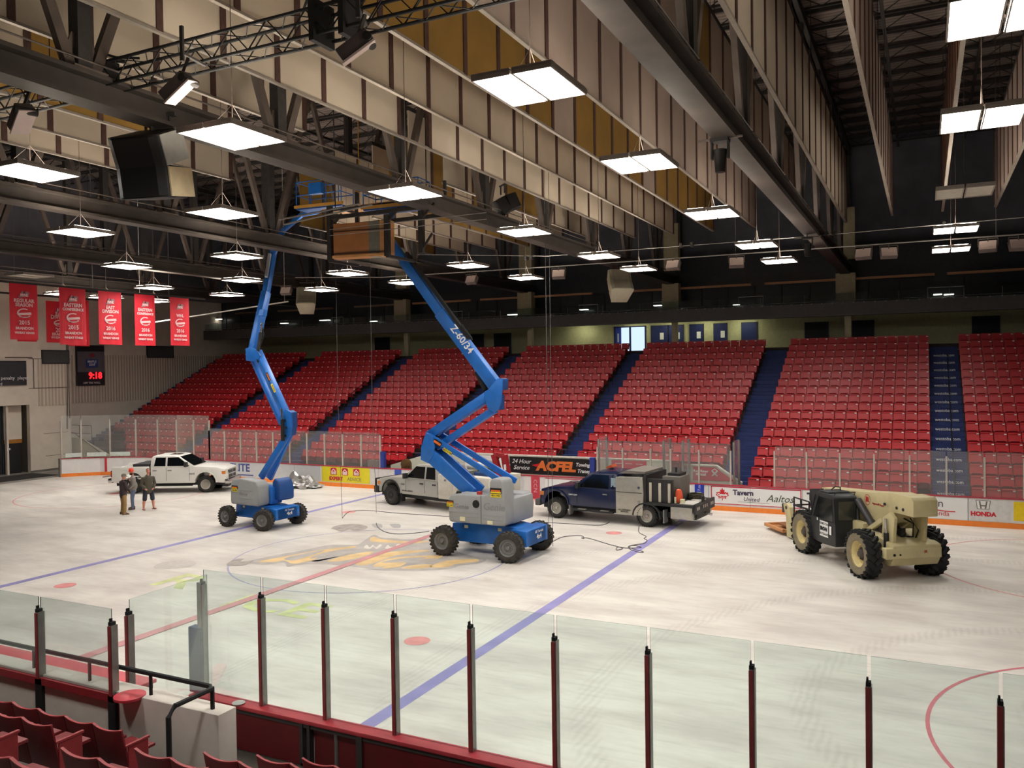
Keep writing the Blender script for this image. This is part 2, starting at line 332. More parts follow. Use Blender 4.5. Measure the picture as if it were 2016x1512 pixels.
# exit door
ex = struct(MB().bx(-2.85, -2.75, CW-.05, CW+.1, ZF, 8.98).bx(-.65, -.55, CW-.05, CW+.1, ZF, 8.98).bx(-1.75, -1.65, CW-.05, CW+.1, ZF, 8.98).bx(-2.85, -.55, CW-.05, CW+.1, 8.9, 8.98).build('door_2', navy), 'glazed exit door with daylight outside')
MB().bx(-2.75, -2.35, CW+.0, CW+.06, ZF, 8.9).build('leaf', mat('bright blue door leaf', (60, 86, 200)), ex)
MB().bx(-2.6, -2.52, CW-.02, CW-.0, 7.9, 8.5).build('push_bar', wht, ex)
tr = MB(); rnd = random.Random(3)
for k in range(260):
    a = Vector((rnd.uniform(-1.6, .6), rnd.uniform(40, 42), rnd.uniform(6.2, 8.9)))
    if (a.x-.1)**2/2+(a.z-7.3)**2/2.2 > 1: continue
    q = Vector((rnd.uniform(-.2, .2), rnd.uniform(-.2, .2), rnd.uniform(-.2, .2))); tr.poly([a, a+q, a+Vector((q.z, q.x, q.y))])
tr = MB()
for k in range(420):
    t = rnd.uniform(0, 6.28); rr = rnd.uniform(0, 1)**.5; a = Vector((-1.7+1.4*rr*math.cos(t), rnd.uniform(46.5, 48), 7.6+1.3*rr*math.sin(t)))
    q = Vector((rnd.uniform(-.25, .25), rnd.uniform(-.2, .2), rnd.uniform(-.25, .25))); tr.poly([a, a+q, a+Vector((q.z, q.x, -q.y))])
tag(tr.build('tree', mat('autumn leaves', (200, 170, 120), .8)), 'autumn tree outside the open exit door', 'tree')
struct(MB().bx(-60, 60, 46, 60, 5.2, 6.0).build('floor_outside', mat('pale paving', (196, 196, 204))))
n = 3
def cdoor(x0, x1, z1=8.9, leaf=True, m=navy, lab=None):
    global n
    d = struct(MB().bx(x0, x1, CW-.06, CW, ZF, z1).build('door_%d' % n, m), lab or 'navy concourse door'); n += 1
    if leaf: MB().bx((x0+x1)/2+.02, (x0+x1)/2+.28, CW-.09, CW-.06, 8.0, 8.45).build('notice', wht, d)
    MB().bx(x0-.06, x0, CW-.08, CW, ZF, z1+.06).bx(x1, x1+.06, CW-.08, CW, ZF, z1+.06).bx(x0-.06, x1+.06, CW-.08, CW, z1, z1+.06).build('door_frame', mat('door frame', (40, 44, 70)), d)
cdoor(-.15, .98); cdoor(1.02, 2.0); cdoor(2.5, 3.35); cdoor(4.1, 4.9); cdoor(5.9, 6.8, leaf=False)
for x in (-23, -14.5, -12.2, 9.8, 12.4, 19.0): cdoor(x, x+1.3, 8.75, False, mat('dark doorway', (26, 28, 34)), 'dark concourse doorway')
# concourse lamps that light the doors
for i, (x, w_) in enumerate(((-1.2, 1.2), (1.2, 1.2), (3.6, 1.2), (-5.0, 1.2), (6.0, 1.2))):
    f = thing('concourse_light', 'fluorescent strip on the concourse ceiling, %s from the exit door side' % ('first', 'second', 'third', 'fifth', 'fourth')[i], 'light', (x, 31.6, 9.28), 0, 'concourse strip lights')
    MB().bx(-.6, .6, -.12, .12, -.03, .02).build('housing', white, f); MB().bx(-.57, .57, -.1, .1, -.05, -.03).build('tube', mat('fluorescent tube', (250, 250, 215), emit=22 if i != 3 else 4), f)
# columns carrying the trusses (cream, up to the truss seats)
ccol = mat('cream column', (172, 164, 134), .8, var=.08)
TX = (-27.6, -17.6, -7.6, 2.4, 12.5, 22.5)
for i, x in enumerate(TX[1:]):
    c = struct(MB().bx(x-.52, x+.52, 28.0, 28.6, 9.65, 11.3).bx(x-.42, x+.5, 28.1, 28.6, 12.1, 15).build('trim_%d' % (i+1), ccol), 'cream column casing on the far wall')
    MB().bx(x-.1, x+.25, 28.62, 28.9, 7.15, 9.3).build('column_foot', ccol, c)
# mezzanine fascia, rail, suites
fas = struct(MB().bx(-36.5, 42, 27.4, 28.0, 8.88, 9.62).build('trim_10', mat('fascia', (88, 87, 88), .7)), 'dark mezzanine fascia above the seats')
m = MB(); m.tube([(-36.4, 27.5, 9.72), (41, 27.5, 9.72)], .02)
k = -36
while k < 41: m.bx(k-.03, k+.03, 27.38, 27.42, 9.56, 9.62); k += .55
m.build('rail', steel, fas)
m = MB()
k = -36
while k < 41: m.cyl((k, 27.5, 9.62), (k, 27.5, 10.1), .012, n=5); k += 2.44
m.build('rail_post', steel, fas)
tag(MB().bx(-36.4, 41, 27.52, 27.54, 9.64, 10.15).build('rail_glass', glass_mat('balcony glass', (.8, .85, .85), .02, .6)), 'low glass balustrade along the top of the mezzanine fascia', 'balustrade')
struct(MB().bx(-36.5, 42, 29.4, 29.5, 9.6, 13.0).build('wall_suites', mat('suite glazing', (52, 56, 62), .25, spec=.4)), 'dark glazed suites behind the mezzanine rail')
m = MB()
for k in range(50): m.bx(-36+k*1.6, -35.94+k*1.6, 29.35, 29.4, 9.6, 11)
m.build('mullion', dark, fas)
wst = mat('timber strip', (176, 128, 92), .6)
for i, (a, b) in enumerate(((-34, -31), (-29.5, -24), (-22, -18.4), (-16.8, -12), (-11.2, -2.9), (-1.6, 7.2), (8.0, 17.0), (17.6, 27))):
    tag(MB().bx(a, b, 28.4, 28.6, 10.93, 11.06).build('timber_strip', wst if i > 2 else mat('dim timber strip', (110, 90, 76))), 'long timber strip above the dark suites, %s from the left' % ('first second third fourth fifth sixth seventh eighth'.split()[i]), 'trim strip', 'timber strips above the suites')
# suites' small white frames and glowing strips for lamp reflections along the rail
for i, (px, w_) in enumerate(((418, 40), (664, 34), (897, 34), (1158, 42), (1478, 46), (1862, 56), (585, 30), (480, 34))):
    if i > 5: continue
    a = at(px, 590 if px > 1000 else 610, 1, 27.6); hw = w_/2/1637*50
    m = MB(); m.tube([(a.x-hw, 27.6, 9.62), (a.x-hw, 27.6, 10.2), (a.x+hw, 27.6, 10.2), (a.x+hw, 27.6, 9.62)], .018)
    tag(m.build('white_frame', wht), 'thin white bracket frame on the mezzanine rail, %s from the left' % ('first second third fourth fifth sixth'.split()[i]), 'bracket', 'white brackets on the mezzanine rail')
for i, (px, py, w_) in enumerate(((1150, 609, 18), (1295, 601, 16), (1478, 605, 18), (1655, 591, 12), (1672, 597, 16), (1846, 579, 14), (1868, 579, 16), (870, 617, 18), (1010, 619, 24), (430, 628, 20), (640, 630, 28), (560, 636, 20), (736, 632, 16), (1450, 600, 12), (420, 636, 16))):
    a = at(px, py, 1, 28.9); hw = w_/2/1637*52
    f = thing('glass_reflection', 'small glowing lamp reflection low behind the mezzanine rail, %s counted from the left' % ('tenth eleventh thirteenth fourteenth fifteenth sixteenth seventeenth eighth ninth second fifth fourth sixth twelfth first'.split()[i]), 'light', a, 0, 'lamp reflections behind the mezzanine rail')
    MB().bx(-hw, hw, -.15, .15, 0, .03).build('housing', steel, f); MB().bx(-hw*.95, hw*.95, -.17, .14, -.05, 0).build('glow_face', mat('reflected lamp glow', (255, 250, 235), emit=3), f)  # glowing boxes stand in for lamps mirrored in the suite glass
# ================================================================ FAR STAND
ROWS, PIT, RISE, Y0, Z0 = 18, .79, .379, 14.6, .38     # row k : seat line y = Y0+PIT*k, tread z = Z0+RISE*k
SEC = [(-36.3, -26.4), (-24.9, -17.6), (-16.1, -8.85), (-7.55, -.3), (.85, 8.13), (9.5, 16.7), (18.1, 25.3)]
tread = mat('stand concrete', (62, 50, 50), .9, var=.15); bstep = mat('blue painted steps', (30, 44, 96), .7, var=.2, scale=3)
prof = [(14.0, 0), (14.0, Z0)]
for k in range(ROWS): prof += [(Y0+.3+PIT*k-(.0), Z0+RISE*k), (Y0+.3+PIT*k, Z0+RISE*(k+1))]
prof += [(28.5, Z0+RISE*ROWS), (28.5, 0)]
struct(MB().prism(prof, -36.4, 41, 'x').build('stand_terrace', tread), 'stepped grandstand terrace under the red seats')
nm = ['first', 'second', 'third', 'fourth', 'fifth', 'sixth', 'seventh', 'eighth', 'ninth', 'tenth', 'eleventh', 'twelfth', 'thirteenth', 'fourteenth', 'fifteenth', 'sixteenth', 'seventeenth', 'eighteenth', 'nineteenth', 'twentieth']
AIS = [(-26.4, -24.9), (-17.6, -16.1), (-8.85, -7.55), (-.3, .85), (8.13, 9.5), (16.7, 18.1)]
for i, (a, b) in enumerate(AIS):
    lab = ['blue painted stairs between the leftmost two seat blocks', 'blue stairs beside the foil heap, second aisle from the left', 'blue stairs behind the right lift boom, third aisle from the left',
           'blue stairs with handrail leading up to the bright exit door', 'blue stairs beside the red penalty box advert, no lettering', 'blue stairs lettered white on every riser'][i]
    st = thing('aisle_stairs', lab, 'stairs', (0, 0, 0), 0, None)
    m = MB()
    for k in range(ROWS):
        y = Y0+.3+PIT*(k-1); z = Z0+RISE*k
        m.bx(a+.03, b-.03, y-.02 if k else 14.6, min(y+PIT, 27.85), z-.3, z+.012)
        m.bx(a+.03, b-.03, y+PIT/2, min(y+PIT, 27.85), z, z+RISE/2)
    m.build('steps', bstep, st)
    if i in (1, 3, 5):
        m = MB(); xr = b-.55 if i == 5 else a+.25; 
        for k in range(0, ROWS-3, 3):
            y = Y0+PIT*k+.1; z = Z0+RISE*k
            m.tube([(xr, y, z), (xr, y, z+.9), (xr, y+PIT*2, z+.9+RISE*2), (xr, y+PIT*2, z+RISE*2)], .022)
        m.build('handrail', black, st)
    if i == 5:
        for k in range(ROWS-1):
            y = Y0+.3+PIT*k; z = Z0+RISE*k
            text('westoba.com', .2, wht, st, ((a+b)/2, y-PIT/2-.035, z+RISE*.28), (1, 0, 0), (0, 0, 1), 'lettering', sx=.92)
# side stairs by the end wall
m = MB()
for k in range(ROWS): y = Y0+.3+PIT*(k-1); z = Z0+RISE*k; m.bx(-36.4, -35.6, y-.02, y+PIT, z-.3, z+.012); m.bx(-36.4, -35.6, y+PIT/2, y+PIT, z, z+RISE/2)
tag(m.build('wall_stairs', bstep), 'blue steps climbing along the cladded end wall', 'stairs')
# seats
sred = mat('seat plastic', (188, 34, 42), .38, var=.08, scale=2); sdk = mat('shaded seat plastic', (150, 26, 34), .45, var=.08, scale=2)  # pan red is darkened to carry the shade of its down-facing side
def seat_shapes(w):
    b = MB(); h = w/2-.012
    prf = [(-h, .46), (h, .46), (h, .83), (h-.03, .86), (-h+.03, .86), (-h, .83)]
    def lean(v): return Vector((v.x, v.y+(v.z-.4)*.22, v.z))
    b.prism(prf, -.02, .02, 'y', fn=lean); b.bx(-h, h, -.05, -.02, .80, .835, M=Matrix.Translation((0, .09, 0)))
    p = MB(); q = h-.03
    pp = [(-q, .24), (q, .24), (q, .46), (q-.07, .53), (-q+.07, .53), (-q, .46)]
    p.prism(pp, -.045, .0, 'y', fn=lambda v: Vector((v.x, v.y-.05-(v.z-.24)*.42, v.z)))
    s = MB(); s.bx(h-.008, h+.02, -.18, .06, .56, .60).bx(h-.004, h+.016, -.02, .03, 0, .6)
    n_ = MB(); n_.bx(h-.12, h-.03, .03, .055, .765, .81)
    return b, p, s, n_
def put(src, M):
    r = MB(); r.add([M @ Vector(v) for v in src.v], src.f); r.mi = list(src.mi); return r
SW = 7.2/14
allseats = []
for si, (a, b) in enumerate(SEC):
    cnt = 14 if si else 17
    w = (b-a)/14 if si else SW
    for k in range(ROWS):
        if k < 2 and si in (3, 4): continue
        if k < 1 and si == 2: continue
        if si == 0 and k < 4:                                   # cut back around the stairwell
            st = 10-2*k
        else: st = 0
        if k == 0 and si == 5: last = 13
        else: last = 99
        for j in range(cnt):
            if j < st or j >= last: continue
            x = (b-w*(cnt-j-.5)) if si == 0 else a+w*(j+.5)
            if si == 6 and x > 23.5: continue
            y = Y0+PIT*k; z = Z0+RISE*k
            allseats.append(((Vector((x, y, z))-Vector(CAM)).length, x, y, z, si, k, j, w))
allseats.sort()
NEARN = 284
bs, ps, ss, ns = seat_shapes(SW)
seat0 = thing('stadium_seat', '', 'seat', (0, 0, 0))
bs.build('backrest', sred, seat0, bev=.006, seg=1); ps.build('seat_pan', sdk, seat0, bev=.006, seg=1); ss.build('armrest', sdk, seat0); ns.build('number_plate', wht, seat0)
blk_name = ['block beside the end wall', 'second block from the left', 'third block from the left', 'block behind the right lift', 'block behind blue truck', 'block above the telehandler', 'block right of lettered stairs']
first = True
for d, x, y, z, si, k, j, w in allseats[:NEARN]:
    lab = 'red seat, %s row up, %s from left, %s' % (nm[k], nm[j], blk_name[si])
    if first: r = seat0; seat0.location = (x, y, z); seat0['label'] = lab; seat0['group'] = 'red seats of the far grandstand'; first = False
    else: r = dup(seat0, lab, 'red seats of the far grandstand', (x, y, z))
rest = MB(); cb = 0
for d, x, y, z, si, k, j, w in allseats[NEARN:]:
    for src, mi in ((bs, 0), (ps, 1), (ns, 2)):
        rest.add([(v[0]+x, v[1]+y, v[2]+z) for v in src.v], src.f, mi)
ro = rest.build('stadium_seats', [sred, sdk, wht]); ro['kind'] = 'stuff'; tag(ro, 'hundreds of red folding seats filling the higher rows of the far grandstand', 'seats')
# front wall / stairwell block at the left end of the stand
tag(MB().prism([(-35.5, .3), (-35.5, 1.95), (-34.0, 1.95), (-31.2, .9), (-27.5, .9), (-27.5, .3)], 14.2, 14.35, 'y').build('stairwell_wall', mat('cream low wall', (200, 196, 170), .8)), 'cream sloping stairwell wall behind the left corner glass', 'wall')
m = MB(); m.tube([(-35.5, 14.1, 2.5), (-34.4, 14.1, 2.3), (-31.5, 14.1, .9)], .025); m.tube([(-30.4, 14.0, .5), (-29.5, 14.0, 1.2), (-29.5, 14.0, .4)], .02); m.tube([(-28.4, 14.0, .5), (-27.5, 14.0, 1.2), (-27.5, 14.0, .4)], .02)
tag(m.build('stair_rail', black), 'dark pipe rails on the cream stairwell wall in the left corner', 'railing')
m = MB()
for z in (1.6, 2.2, 2.75): m.tube([(-36, 14.8, z), (-33.6, 14.8, z)], .025)
for x in (-36, -34.8, -33.6): m.tube([(x, 14.8, .3), (x, 14.8, 2.75)], .025)
tag(m.build('landing_rail', black), 'dark three-bar landing rail behind the far left corner glass', 'railing')
# ================================================================ FAR BOARDS
YB = 13.0; bwh = mat('board white', (226, 224, 222), .45, var=.04, scale=2)
pathL = [(-30.3, 10.2), (-29.6, 11.0), (-28.8, 11.75), (-27.6, 12.4), (-26.2, 12.85), (-24.6, YB), (26, YB)]
fb = thing('rink_boards', 'far white rink boards with adverts, orange kick strip and glass', 'rink boards', (0, 13.0, 0))
def loc13(v): return Vector((v[0], v[1]-13.0, v[2]))
def along(path, off0, off1, z0, z1):
    m = MB()
    for (a, b) in zip(path, path[1:]):
        A, B = Vector((*a, 0)), Vector((*b, 0)); d = (B-A).normalized(); nn = Vector((-d.y, d.x, 0))
        vs = [loc13(P+nn*o+Vector((0, 0, z))) for P in (A, B) for o in (off0, off1) for z in (z0, z1)]
        m.add(vs, [(0, 1, 3, 2), (4, 6, 7, 5), (0, 4, 5, 1), (2, 3, 7, 6), (0, 2, 6, 4), (1, 5, 7, 3)])
    return m
along(pathL, 0, .12, 0, 1.07).build('board_panel', bwh, fb)
along(pathL, -.02, .0, .0, .2).build('kick_strip', org, fb)
along(pathL, -.03, .15, 1.07, 1.11).build('cap_rail', mat('cap rail red', (170, 50, 66), .5), fb)
MB().bx(-30.42, -30.26, -2.85, -2.7, 0, 1.12).build('end_post', steel, fb)
def ad(x0, x1, z0, z1, m, name='advert_panel', d=.012): return MB().bx(x0, x1, -d, 0, z0, z1).build(name, m, fb)
def adt(s, size, m, x, z, **k): return text(s, size, m, fb, (x, -.02, z), (1, 0, 0), (0, 0, 1), **k)
MB().bx(-28.40, -28.37, -1.24, -1.1, .22, 1.06).build('red_stripe', red, fb)
grb = mat('grey white advert', (206, 206, 208), .5, var=.04)
ad(-22.5, -12.8, .22, 1.05, grb); ad(-12.7, -9.55, .24, 1.05, yel); ad(-9.5, -8.2, .2, 1.05, mat('plain board', (214, 210, 206)))
navt = mat('advert navy', (58, 72, 140), .5, var=0)
adt('ELITE', .62, navt, -18.6, .72, sx=1.05, bold=.012); MB().bx(-19.7, -17.6, -.025, -.012, .3, .36).build('advert_underline', navt, fb)
crim = mat('advert crimson', (190, 30, 60), .5, var=0); gry = mat('advert grey', (120, 110, 100), .5, var=0)
adt('EXPERT', .26, crim, -11.75, .42, bold=.012); adt('ADVICE', .26, gry, -10.55, .42)
for x in (-11.9, -11.15, -10.4):
    MB().prism([(x-.2, .62), (x+.2, .62), (x+.2, .96), (x+.1, 1.0), (x-.1, 1.0), (x-.2, .96)], -.02, -.012).build('house_badge', crim, fb)
    m = MB(); 
    for q in (-.12, -.04, .04, .12): m.bx(x+q-.025, x+q+.025, -.026, -.02, .65, .8)
    m.prism([(x-.16, .8), (x, .95), (x+.16, .8), (x+.12, .79), (x, .9), (x-.12, .79)], -.026, -.02).build('house_mark', wht, fb)
for x in (-8.0, -7.62): pass
ad(-7.97, -7.57, 0, 1.07, mat('board blue', (60, 90, 180), .5), d=.03)
ad(-2.6, -1.5, .2, 1.05, mat('advert maroon', (150, 40, 66), .5)); ad(-.95, -.6, .2, 1.05, grb); ad(-.22, .22, 0, 1.07, mat('center red', (190, 60, 78), .5), d=.03)
text('CCN', .26, mat('faint pink', (230, 170, 175), .5), fb, (0, -.04, .62), (0, 0, -1), (1, 0, 0), sx=1.1)
ad(.5, 3.0, .3, 1.0, wht); 
for q in ((.5, 3.0, .99, 1.02), (2.98, 3.02, .3, 1.0)): ad(q[0], q[1], q[2], q[3], crim, 'advert_border', .016)
m = MB()
for k in range(32):
    a0, a1 = 2*math.pi*k/32, 2*math.pi*(k+1)/32
    m.add([(2.0+q*math.cos(t)*1.5, -.02, .82+q*math.sin(t)*.7) for q, t in ((.19, a0), (.22, a0), (.22, a1), (.19, a1))], [(0, 1, 2, 3)])
m.build('oval_mark', blk, fb); adt('M', .24, blk, 2.0, .82, bold=.02, shear=.3); adt('MURRAY', .2, blk, 1.1, .55, shear=.3, bold=.01)
ad(3.6, 7.4, .22, 1.05, wht); adt('Sun', .42, mat('advert slate', (50, 62, 78), .5, var=0), 6.9, .82)
ad(7.57, 7.97, 0, 1.07, mat('board deep blue', (36, 58, 170), .5), d=.03); ad(7.66, 7.86, .28, .75, wht, 'blue_post_note', .04)
text('WHL', .18, mat('advert blue', (40, 60, 160), .5, var=0), fb, (7.76, -.045, .5), (0, 0, 1), (-1, 0, 0)); text('7.ca', .16, wht, fb, (7.77, -.035, .92), (0, 0, 1), (-1, 0, 0))
ad(8.27, 11.95, .3, 1.04, wht)
for q in ((8.27, 11.95, 1.0, 1.04), (8.27, 11.95, .28, .31), (8.27, 8.31, .3, 1.04), (11.91, 11.95, .3, 1.04)): ad(*q, crim, 'advert_border', .016)
LEAF = [(0, 1), (.12, .72), (.28, .8), (.22, .42), (.4, .55), (.46, .42), (.72, .46), (.64, .26), (.78, .14), (.4, -.14), (.46, -.3), (.04, -.24), (.04, -.5)]
def leaf(cx, cz, s, m, y=-.024):
    pts = [(cx+x*s, cz+z*s) for x, z in LEAF]+[(cx-x*s, cz+z*s) for x, z in LEAF[::-1] if x > 0]
    return MB().prism(pts, y, y+.008).build('maple_leaf', m, fb)
leaf(8.75, .62, .36, wred); adt('Canada', .14, wht, 8.75, .68, bold=.01); bpy.context.scene.collection.objects[-1].location.y = -.008
adt('Pork', .12, wht, 8.75, .57).location.y = -.008
dkt = mat('advert aubergine', (58, 48, 78), .5, var=0); olv = mat('advert olive', (70, 80, 62), .5, var=0)
adt('Tavern', .3, dkt, 9.62, .8, bold=.012); adt('United', .24, dkt, 9.95, .54, shear=.2); adt('Aaltos', .42, olv, 11.1, .62, shear=.35)
ad(9.4, 10.7, .41, .42, olv, 'advert_underline', .018)
ad(12.0, 17.9, .22, 1.04, wht); adt('T', .42, mat('advert ink', (40, 44, 56), .5, var=0), 12.3, .78, bold=.02); adt('S.T', .22, crim, 12.35, .46)
adt('forman', .42, mat('advert grey ink', (70, 66, 80), .5, var=0), 16.5, .8); adt('Honda', .26, crim, 16.95, .42)
m = MB(); pts = [(15.5+.2*k, .56+.05*math.sin(k*.5)) for k in range(11)]
for a, b in zip(pts, pts[1:]): m.bar((a[0], -.02, a[1]), (b[0], -.02, b[1]), .02, .03)
m.build('swoosh', wred, fb)
ad(17.95, 19.3, .22, 1.04, mat('board pale', (222, 220, 218))); adt('HONDA', .22, wred, 18.42, .48, bold=.012)
m = MB(); m.prism([(18.17, 1.0), (18.67, 1.0), (18.62, .66), (18.22, .66)], -.018, -.012); m.build('badge_plate', gry, fb)
m = MB(); m.prism([(18.2, .98), (18.64, .98), (18.6, .68), (18.24, .68)], -.022, -.018).build('badge_field', wht, fb)
m = MB(); m.bar((18.3, -.025, .97), (18.35, -.025, .69), .01, .05).bar((18.54, -.025, .97), (18.49, -.025, .69), .01, .05).bar((18.33, -.025, .8), (18.51, -.025, .8), .01, .05); m.build('badge_letter', gry, fb)
ad(19.4, 21.9, .3, 1.0, mat('yellow board', (236, 204, 20), .5))
m = MB()
for x in (8.15, 9.9, 12.0, 14.4, 17.92, -22, -20.5, -16.4, -14.6, -9.0): m.bx(x, x+.012, -.016, 0, .2, 1.06)
m.build('board_joint', mat('board joint', (120, 120, 120)), fb)
# glass and posts
FG = glass_mat('far rink glass', (.92, .94, .93), .085, .3, (.97, .92, .9)); GE = mat('glass edge', (70, 96, 88), .3, var=0)  # pale diffuse share stands in for the whitening by reflected ice
def pane(m, a, b, z0, z1, t=.012):
    A, B = Vector((*a, 0)), Vector((*b, 0)); d = (B-A).normalized(); nn = Vector((-d.y, d.x, 0))*t/2
    vs = [P+o+Vector((0, 0, z)) for P in (A, B) for o in (-nn, nn) for z in (z0, z1)]
    m.add(vs, [(0, 4, 5, 1), (2, 3, 7, 6)], 0); m.add(vs, [(0, 1, 3, 2), (4, 6, 7, 5), (0, 2, 6, 4), (1, 5, 7, 3)], 1)
fpost = mat('far post aluminium', (196, 186, 176), .5, .2, var=.05)
def fence(parent, pts, zt, zp, skip_last=False, g=FG, ox=0, oy=13.0, z0=1.11, pm=fpost, r=.045):
    for i, (a, b) in enumerate(zip(pts, pts[1:])):
        A, B = Vector((*a, 0)), Vector((*b, 0)); d = (B-A).normalized()*.02
        m = MB(); pane(m, (A.x+d.x-ox, A.y+d.y-oy), (B.x-d.x-ox, B.y-d.y-oy), z0, zt); m.build('glass_pane', [g, GE], parent)
    for a in pts: MB().bx(a[0]-ox-r*.7, a[0]-ox+r*.7, a[1]-oy-r, a[1]-oy+r, z0-.05, zp).build('glass_post', pm, parent)
YG = 13.06
fence(fb, [(10.89+1.264*k, YG) for k in range(0, 9)], 2.8, 2.6)
fence(fb, [(-8.9-1.21*k, YG) for k in range(0, 11)], 2.93, 2.8)
gl = [(-21.0, YG), (-22.25, YG), (-23.66, YG), (-25.2, 13.0), (-26.8, 12.75), (-28.3, 12.1), (-29.6, 11.1), (-30.3, 10.3)]
fence(fb, gl, 3.68, 3.4)
fence(fb, [(3.1, YG), (4.3, YG), (5.6, YG), (6.5, YG), (7.75, YG), (9.1, YG)], 2.85, 2.55)
# end zone netting guard panels at low level in the corner (small signs)
for i, (x0, y0, x1, y1) in enumerate(((-30.1, 10.45, -29.5, 11.1), (-29.3, 11.3, -28.4, 11.95), (-28.2, 12.05, -27.1, 12.6))):
    m = MB(); m.bar((x0, y0-13-.05, 1.3), (x1, y1-13-.05, 1.3), .01, .24); m.build('corner_sign', mat('pale sign', (206, 214, 206), .5), fb)
# ================================================================ BENCHES / PENALTY BOXES on the far side
cwall = mat('cream bench wall', (206, 204, 186), .7, var=.04)
bw = thing('bench_wall', 'cream wall behind the far benches carrying black and red adverts', 'wall', (0, 14.4, 0))
MB().prism([(-9.2, .0), (-9.2, 1.1), (-6.2, 1.95), (8.05, 1.95) if False else (3.1, 1.82), (3.1, 0)], 0, .12).build('wall_panel', cwall, bw)
MB().bx(3.1, 6.1, 0, .12, 0, 1.86).prism([(6.9, 0), (6.9, 1.72), (8.2, 1.72), (9.3, 1.0), (9.3, 0)], 0, .12).build('wall_panel', cwall, bw)
MB().bx(-6.2, 3.1, -.03, .15, 1.84, 1.9).bx(3.1, 6.1, -.03, .15, 1.86, 1.9).bar((6.9, .05, 1.74), (8.2, .05, 1.74), .18, .05).bar((8.2, .05, 1.74), (9.3, .05, 1.02), .18, .05).build('wall_coping', white, bw)
def bt(s, size, m, x, z, **k): return text(s, size, m, bw, (x, -.03, z), (1, 0, 0), (0, 0, 1), **k)
MB().bx(-2.05, 2.55, -.02, 0, .98, 1.8).build('advert_panel', mat('advert black', (26, 22, 24), .5), bw)
oran = mat('advert orange', (232, 120, 56), .5, var=0)
bt('24 Hour', .3, wht, -1.4, 1.58, shear=.3); bt('Service', .3, wht, -1.4, 1.27, shear=.3)
bt('ACFEL', .62, oran, .45, 1.38, sx=1.15, shear=.15, bold=.035)
m = MB(); m.prism([(-.85, 1.42), (-.4, 1.52), (-.4, 1.3)], -.03, -.02); m.build('advert_arrow', wred, bw)
bt('Towing &', .24, wht, 1.95, 1.52, shear=.3, bold=.006); bt('Transport', .24, wht, 2.05, 1.22, shear=.3, bold=.006)
MB().bx(-4.6, -2.2, -.02, 0, .95, 1.8).build('advert_panel', wht, bw); bt('BH', .4, oran, -3.9, 1.5, bold=.02); bt('TRANSPORT', .14, gry, -3.0, 1.5)
MB().bx(3.3, 5.0, -.02, 0, 1.1, 1.82).build('advert_panel', mat('advert red', (186, 30, 56), .5), bw)
for i in range(3): bt('~~~', .2, wht, 3.65+i*.5, 1.68-.0*i); 
MB().prism([(7.15, 1.05), (7.15, 1.66), (8.15, 1.66), (9.0, 1.08)], -.02, 0).build('advert_panel', mat('advert red', (186, 30, 56), .5), bw)
bt('Red River\nMutual', .17, wht, 7.5, 1.4, bold=.003)
m = MB()
for s_ in (-1, 1): m.bar((8.12-.13*s_, -.03, 1.28), (8.12+.1*s_, -.03, 1.5), .01, .035).bar((8.12-.13*s_, -.03, 1.5), (8.12+.1*s_, -.03, 1.28), .01, .035).bar((8.12+.13*s_, -.03, 1.5), (8.12, -.03, 1.6), .01, .03)
m.build('advert_knot', wht, bw)
# side walls of the boxes, rails, extra glass
tag(MB().bx(-9.3, 9.4, 13.15, 14.38, 0, .3).build('bench_floor', s_conc), 'raised floor of the far benches', 'platform')
tag(MB().bx(-6, 2.8, 13.7, 14.0, .3, .72).build('bench', mat('bench wood', (120, 60, 50), .7)), 'long team bench behind the far boards', 'bench')
px_ = [(1187, 'grey'), (1196, 'grey'), (1218, 'g'), (1268, 'g'), (1275, 'g'), (1345, 'g'), (1350, 'g'), (1413, 'g'), (1455, 'g'), (1462, 'g')]
for i, x in enumerate((3.1, 6.15, 7.0, 9.2)):
    g = thing('divider_glass', 'glass divider between the far penalty boxes, %s from the left' % nm[i], 'glass screen', (x, 13.1, 0), 0, 'penalty box dividers')
    m = MB(); pane(m, (0, .1), (0, 1.22), .35, 2.95); m.build('glass_pane', [FG, GE], g)
    for y in (.13, 1.22): MB().bx(-.045, .045, y-.045, y+.045, .3, 2.9).build('glass_post', steel, g)
for i, x in enumerate((-8.75, 2.85)):
    tag(MB().bx(x-.11, x+.11, 12.98, 13.2, 1.115, 2.05 if i else 1.95).build('post_pad', mat('royal blue pad', (38, 58, 140), .6)), 'blue post pad at the %s end of the open bench boards' % ('left', 'right')[i], 'pad')
tag(MB().bx(-9.9, -9.25, 13.3, 13.6, 0, 1.45).build('bench_screen', mat('grey screen', (120, 104, 100), .7)), 'grey end screen of the bench beside the cream ramp wall', 'screen')
# front row railings on the stand
for i, (a, b) in enumerate(((-7.5, -.4), (.9, 8.0))):
    m = MB(); z = Z0+RISE*2
    m.tube([(a, 15.95, z), (a, 15.95, z+.55), (b, 15.95, z+.55), (b, 15.95, z)], .022)
    k = a+.6
    while k < b: m.cyl((k, 15.95, z), (k, 15.95, z+.55), .015, n=5); k += .6
    tag(m.build('front_rail', black), 'low black rail before the front seats, block %s the exit stairs' % ('left of', 'right of')[i], 'railing')
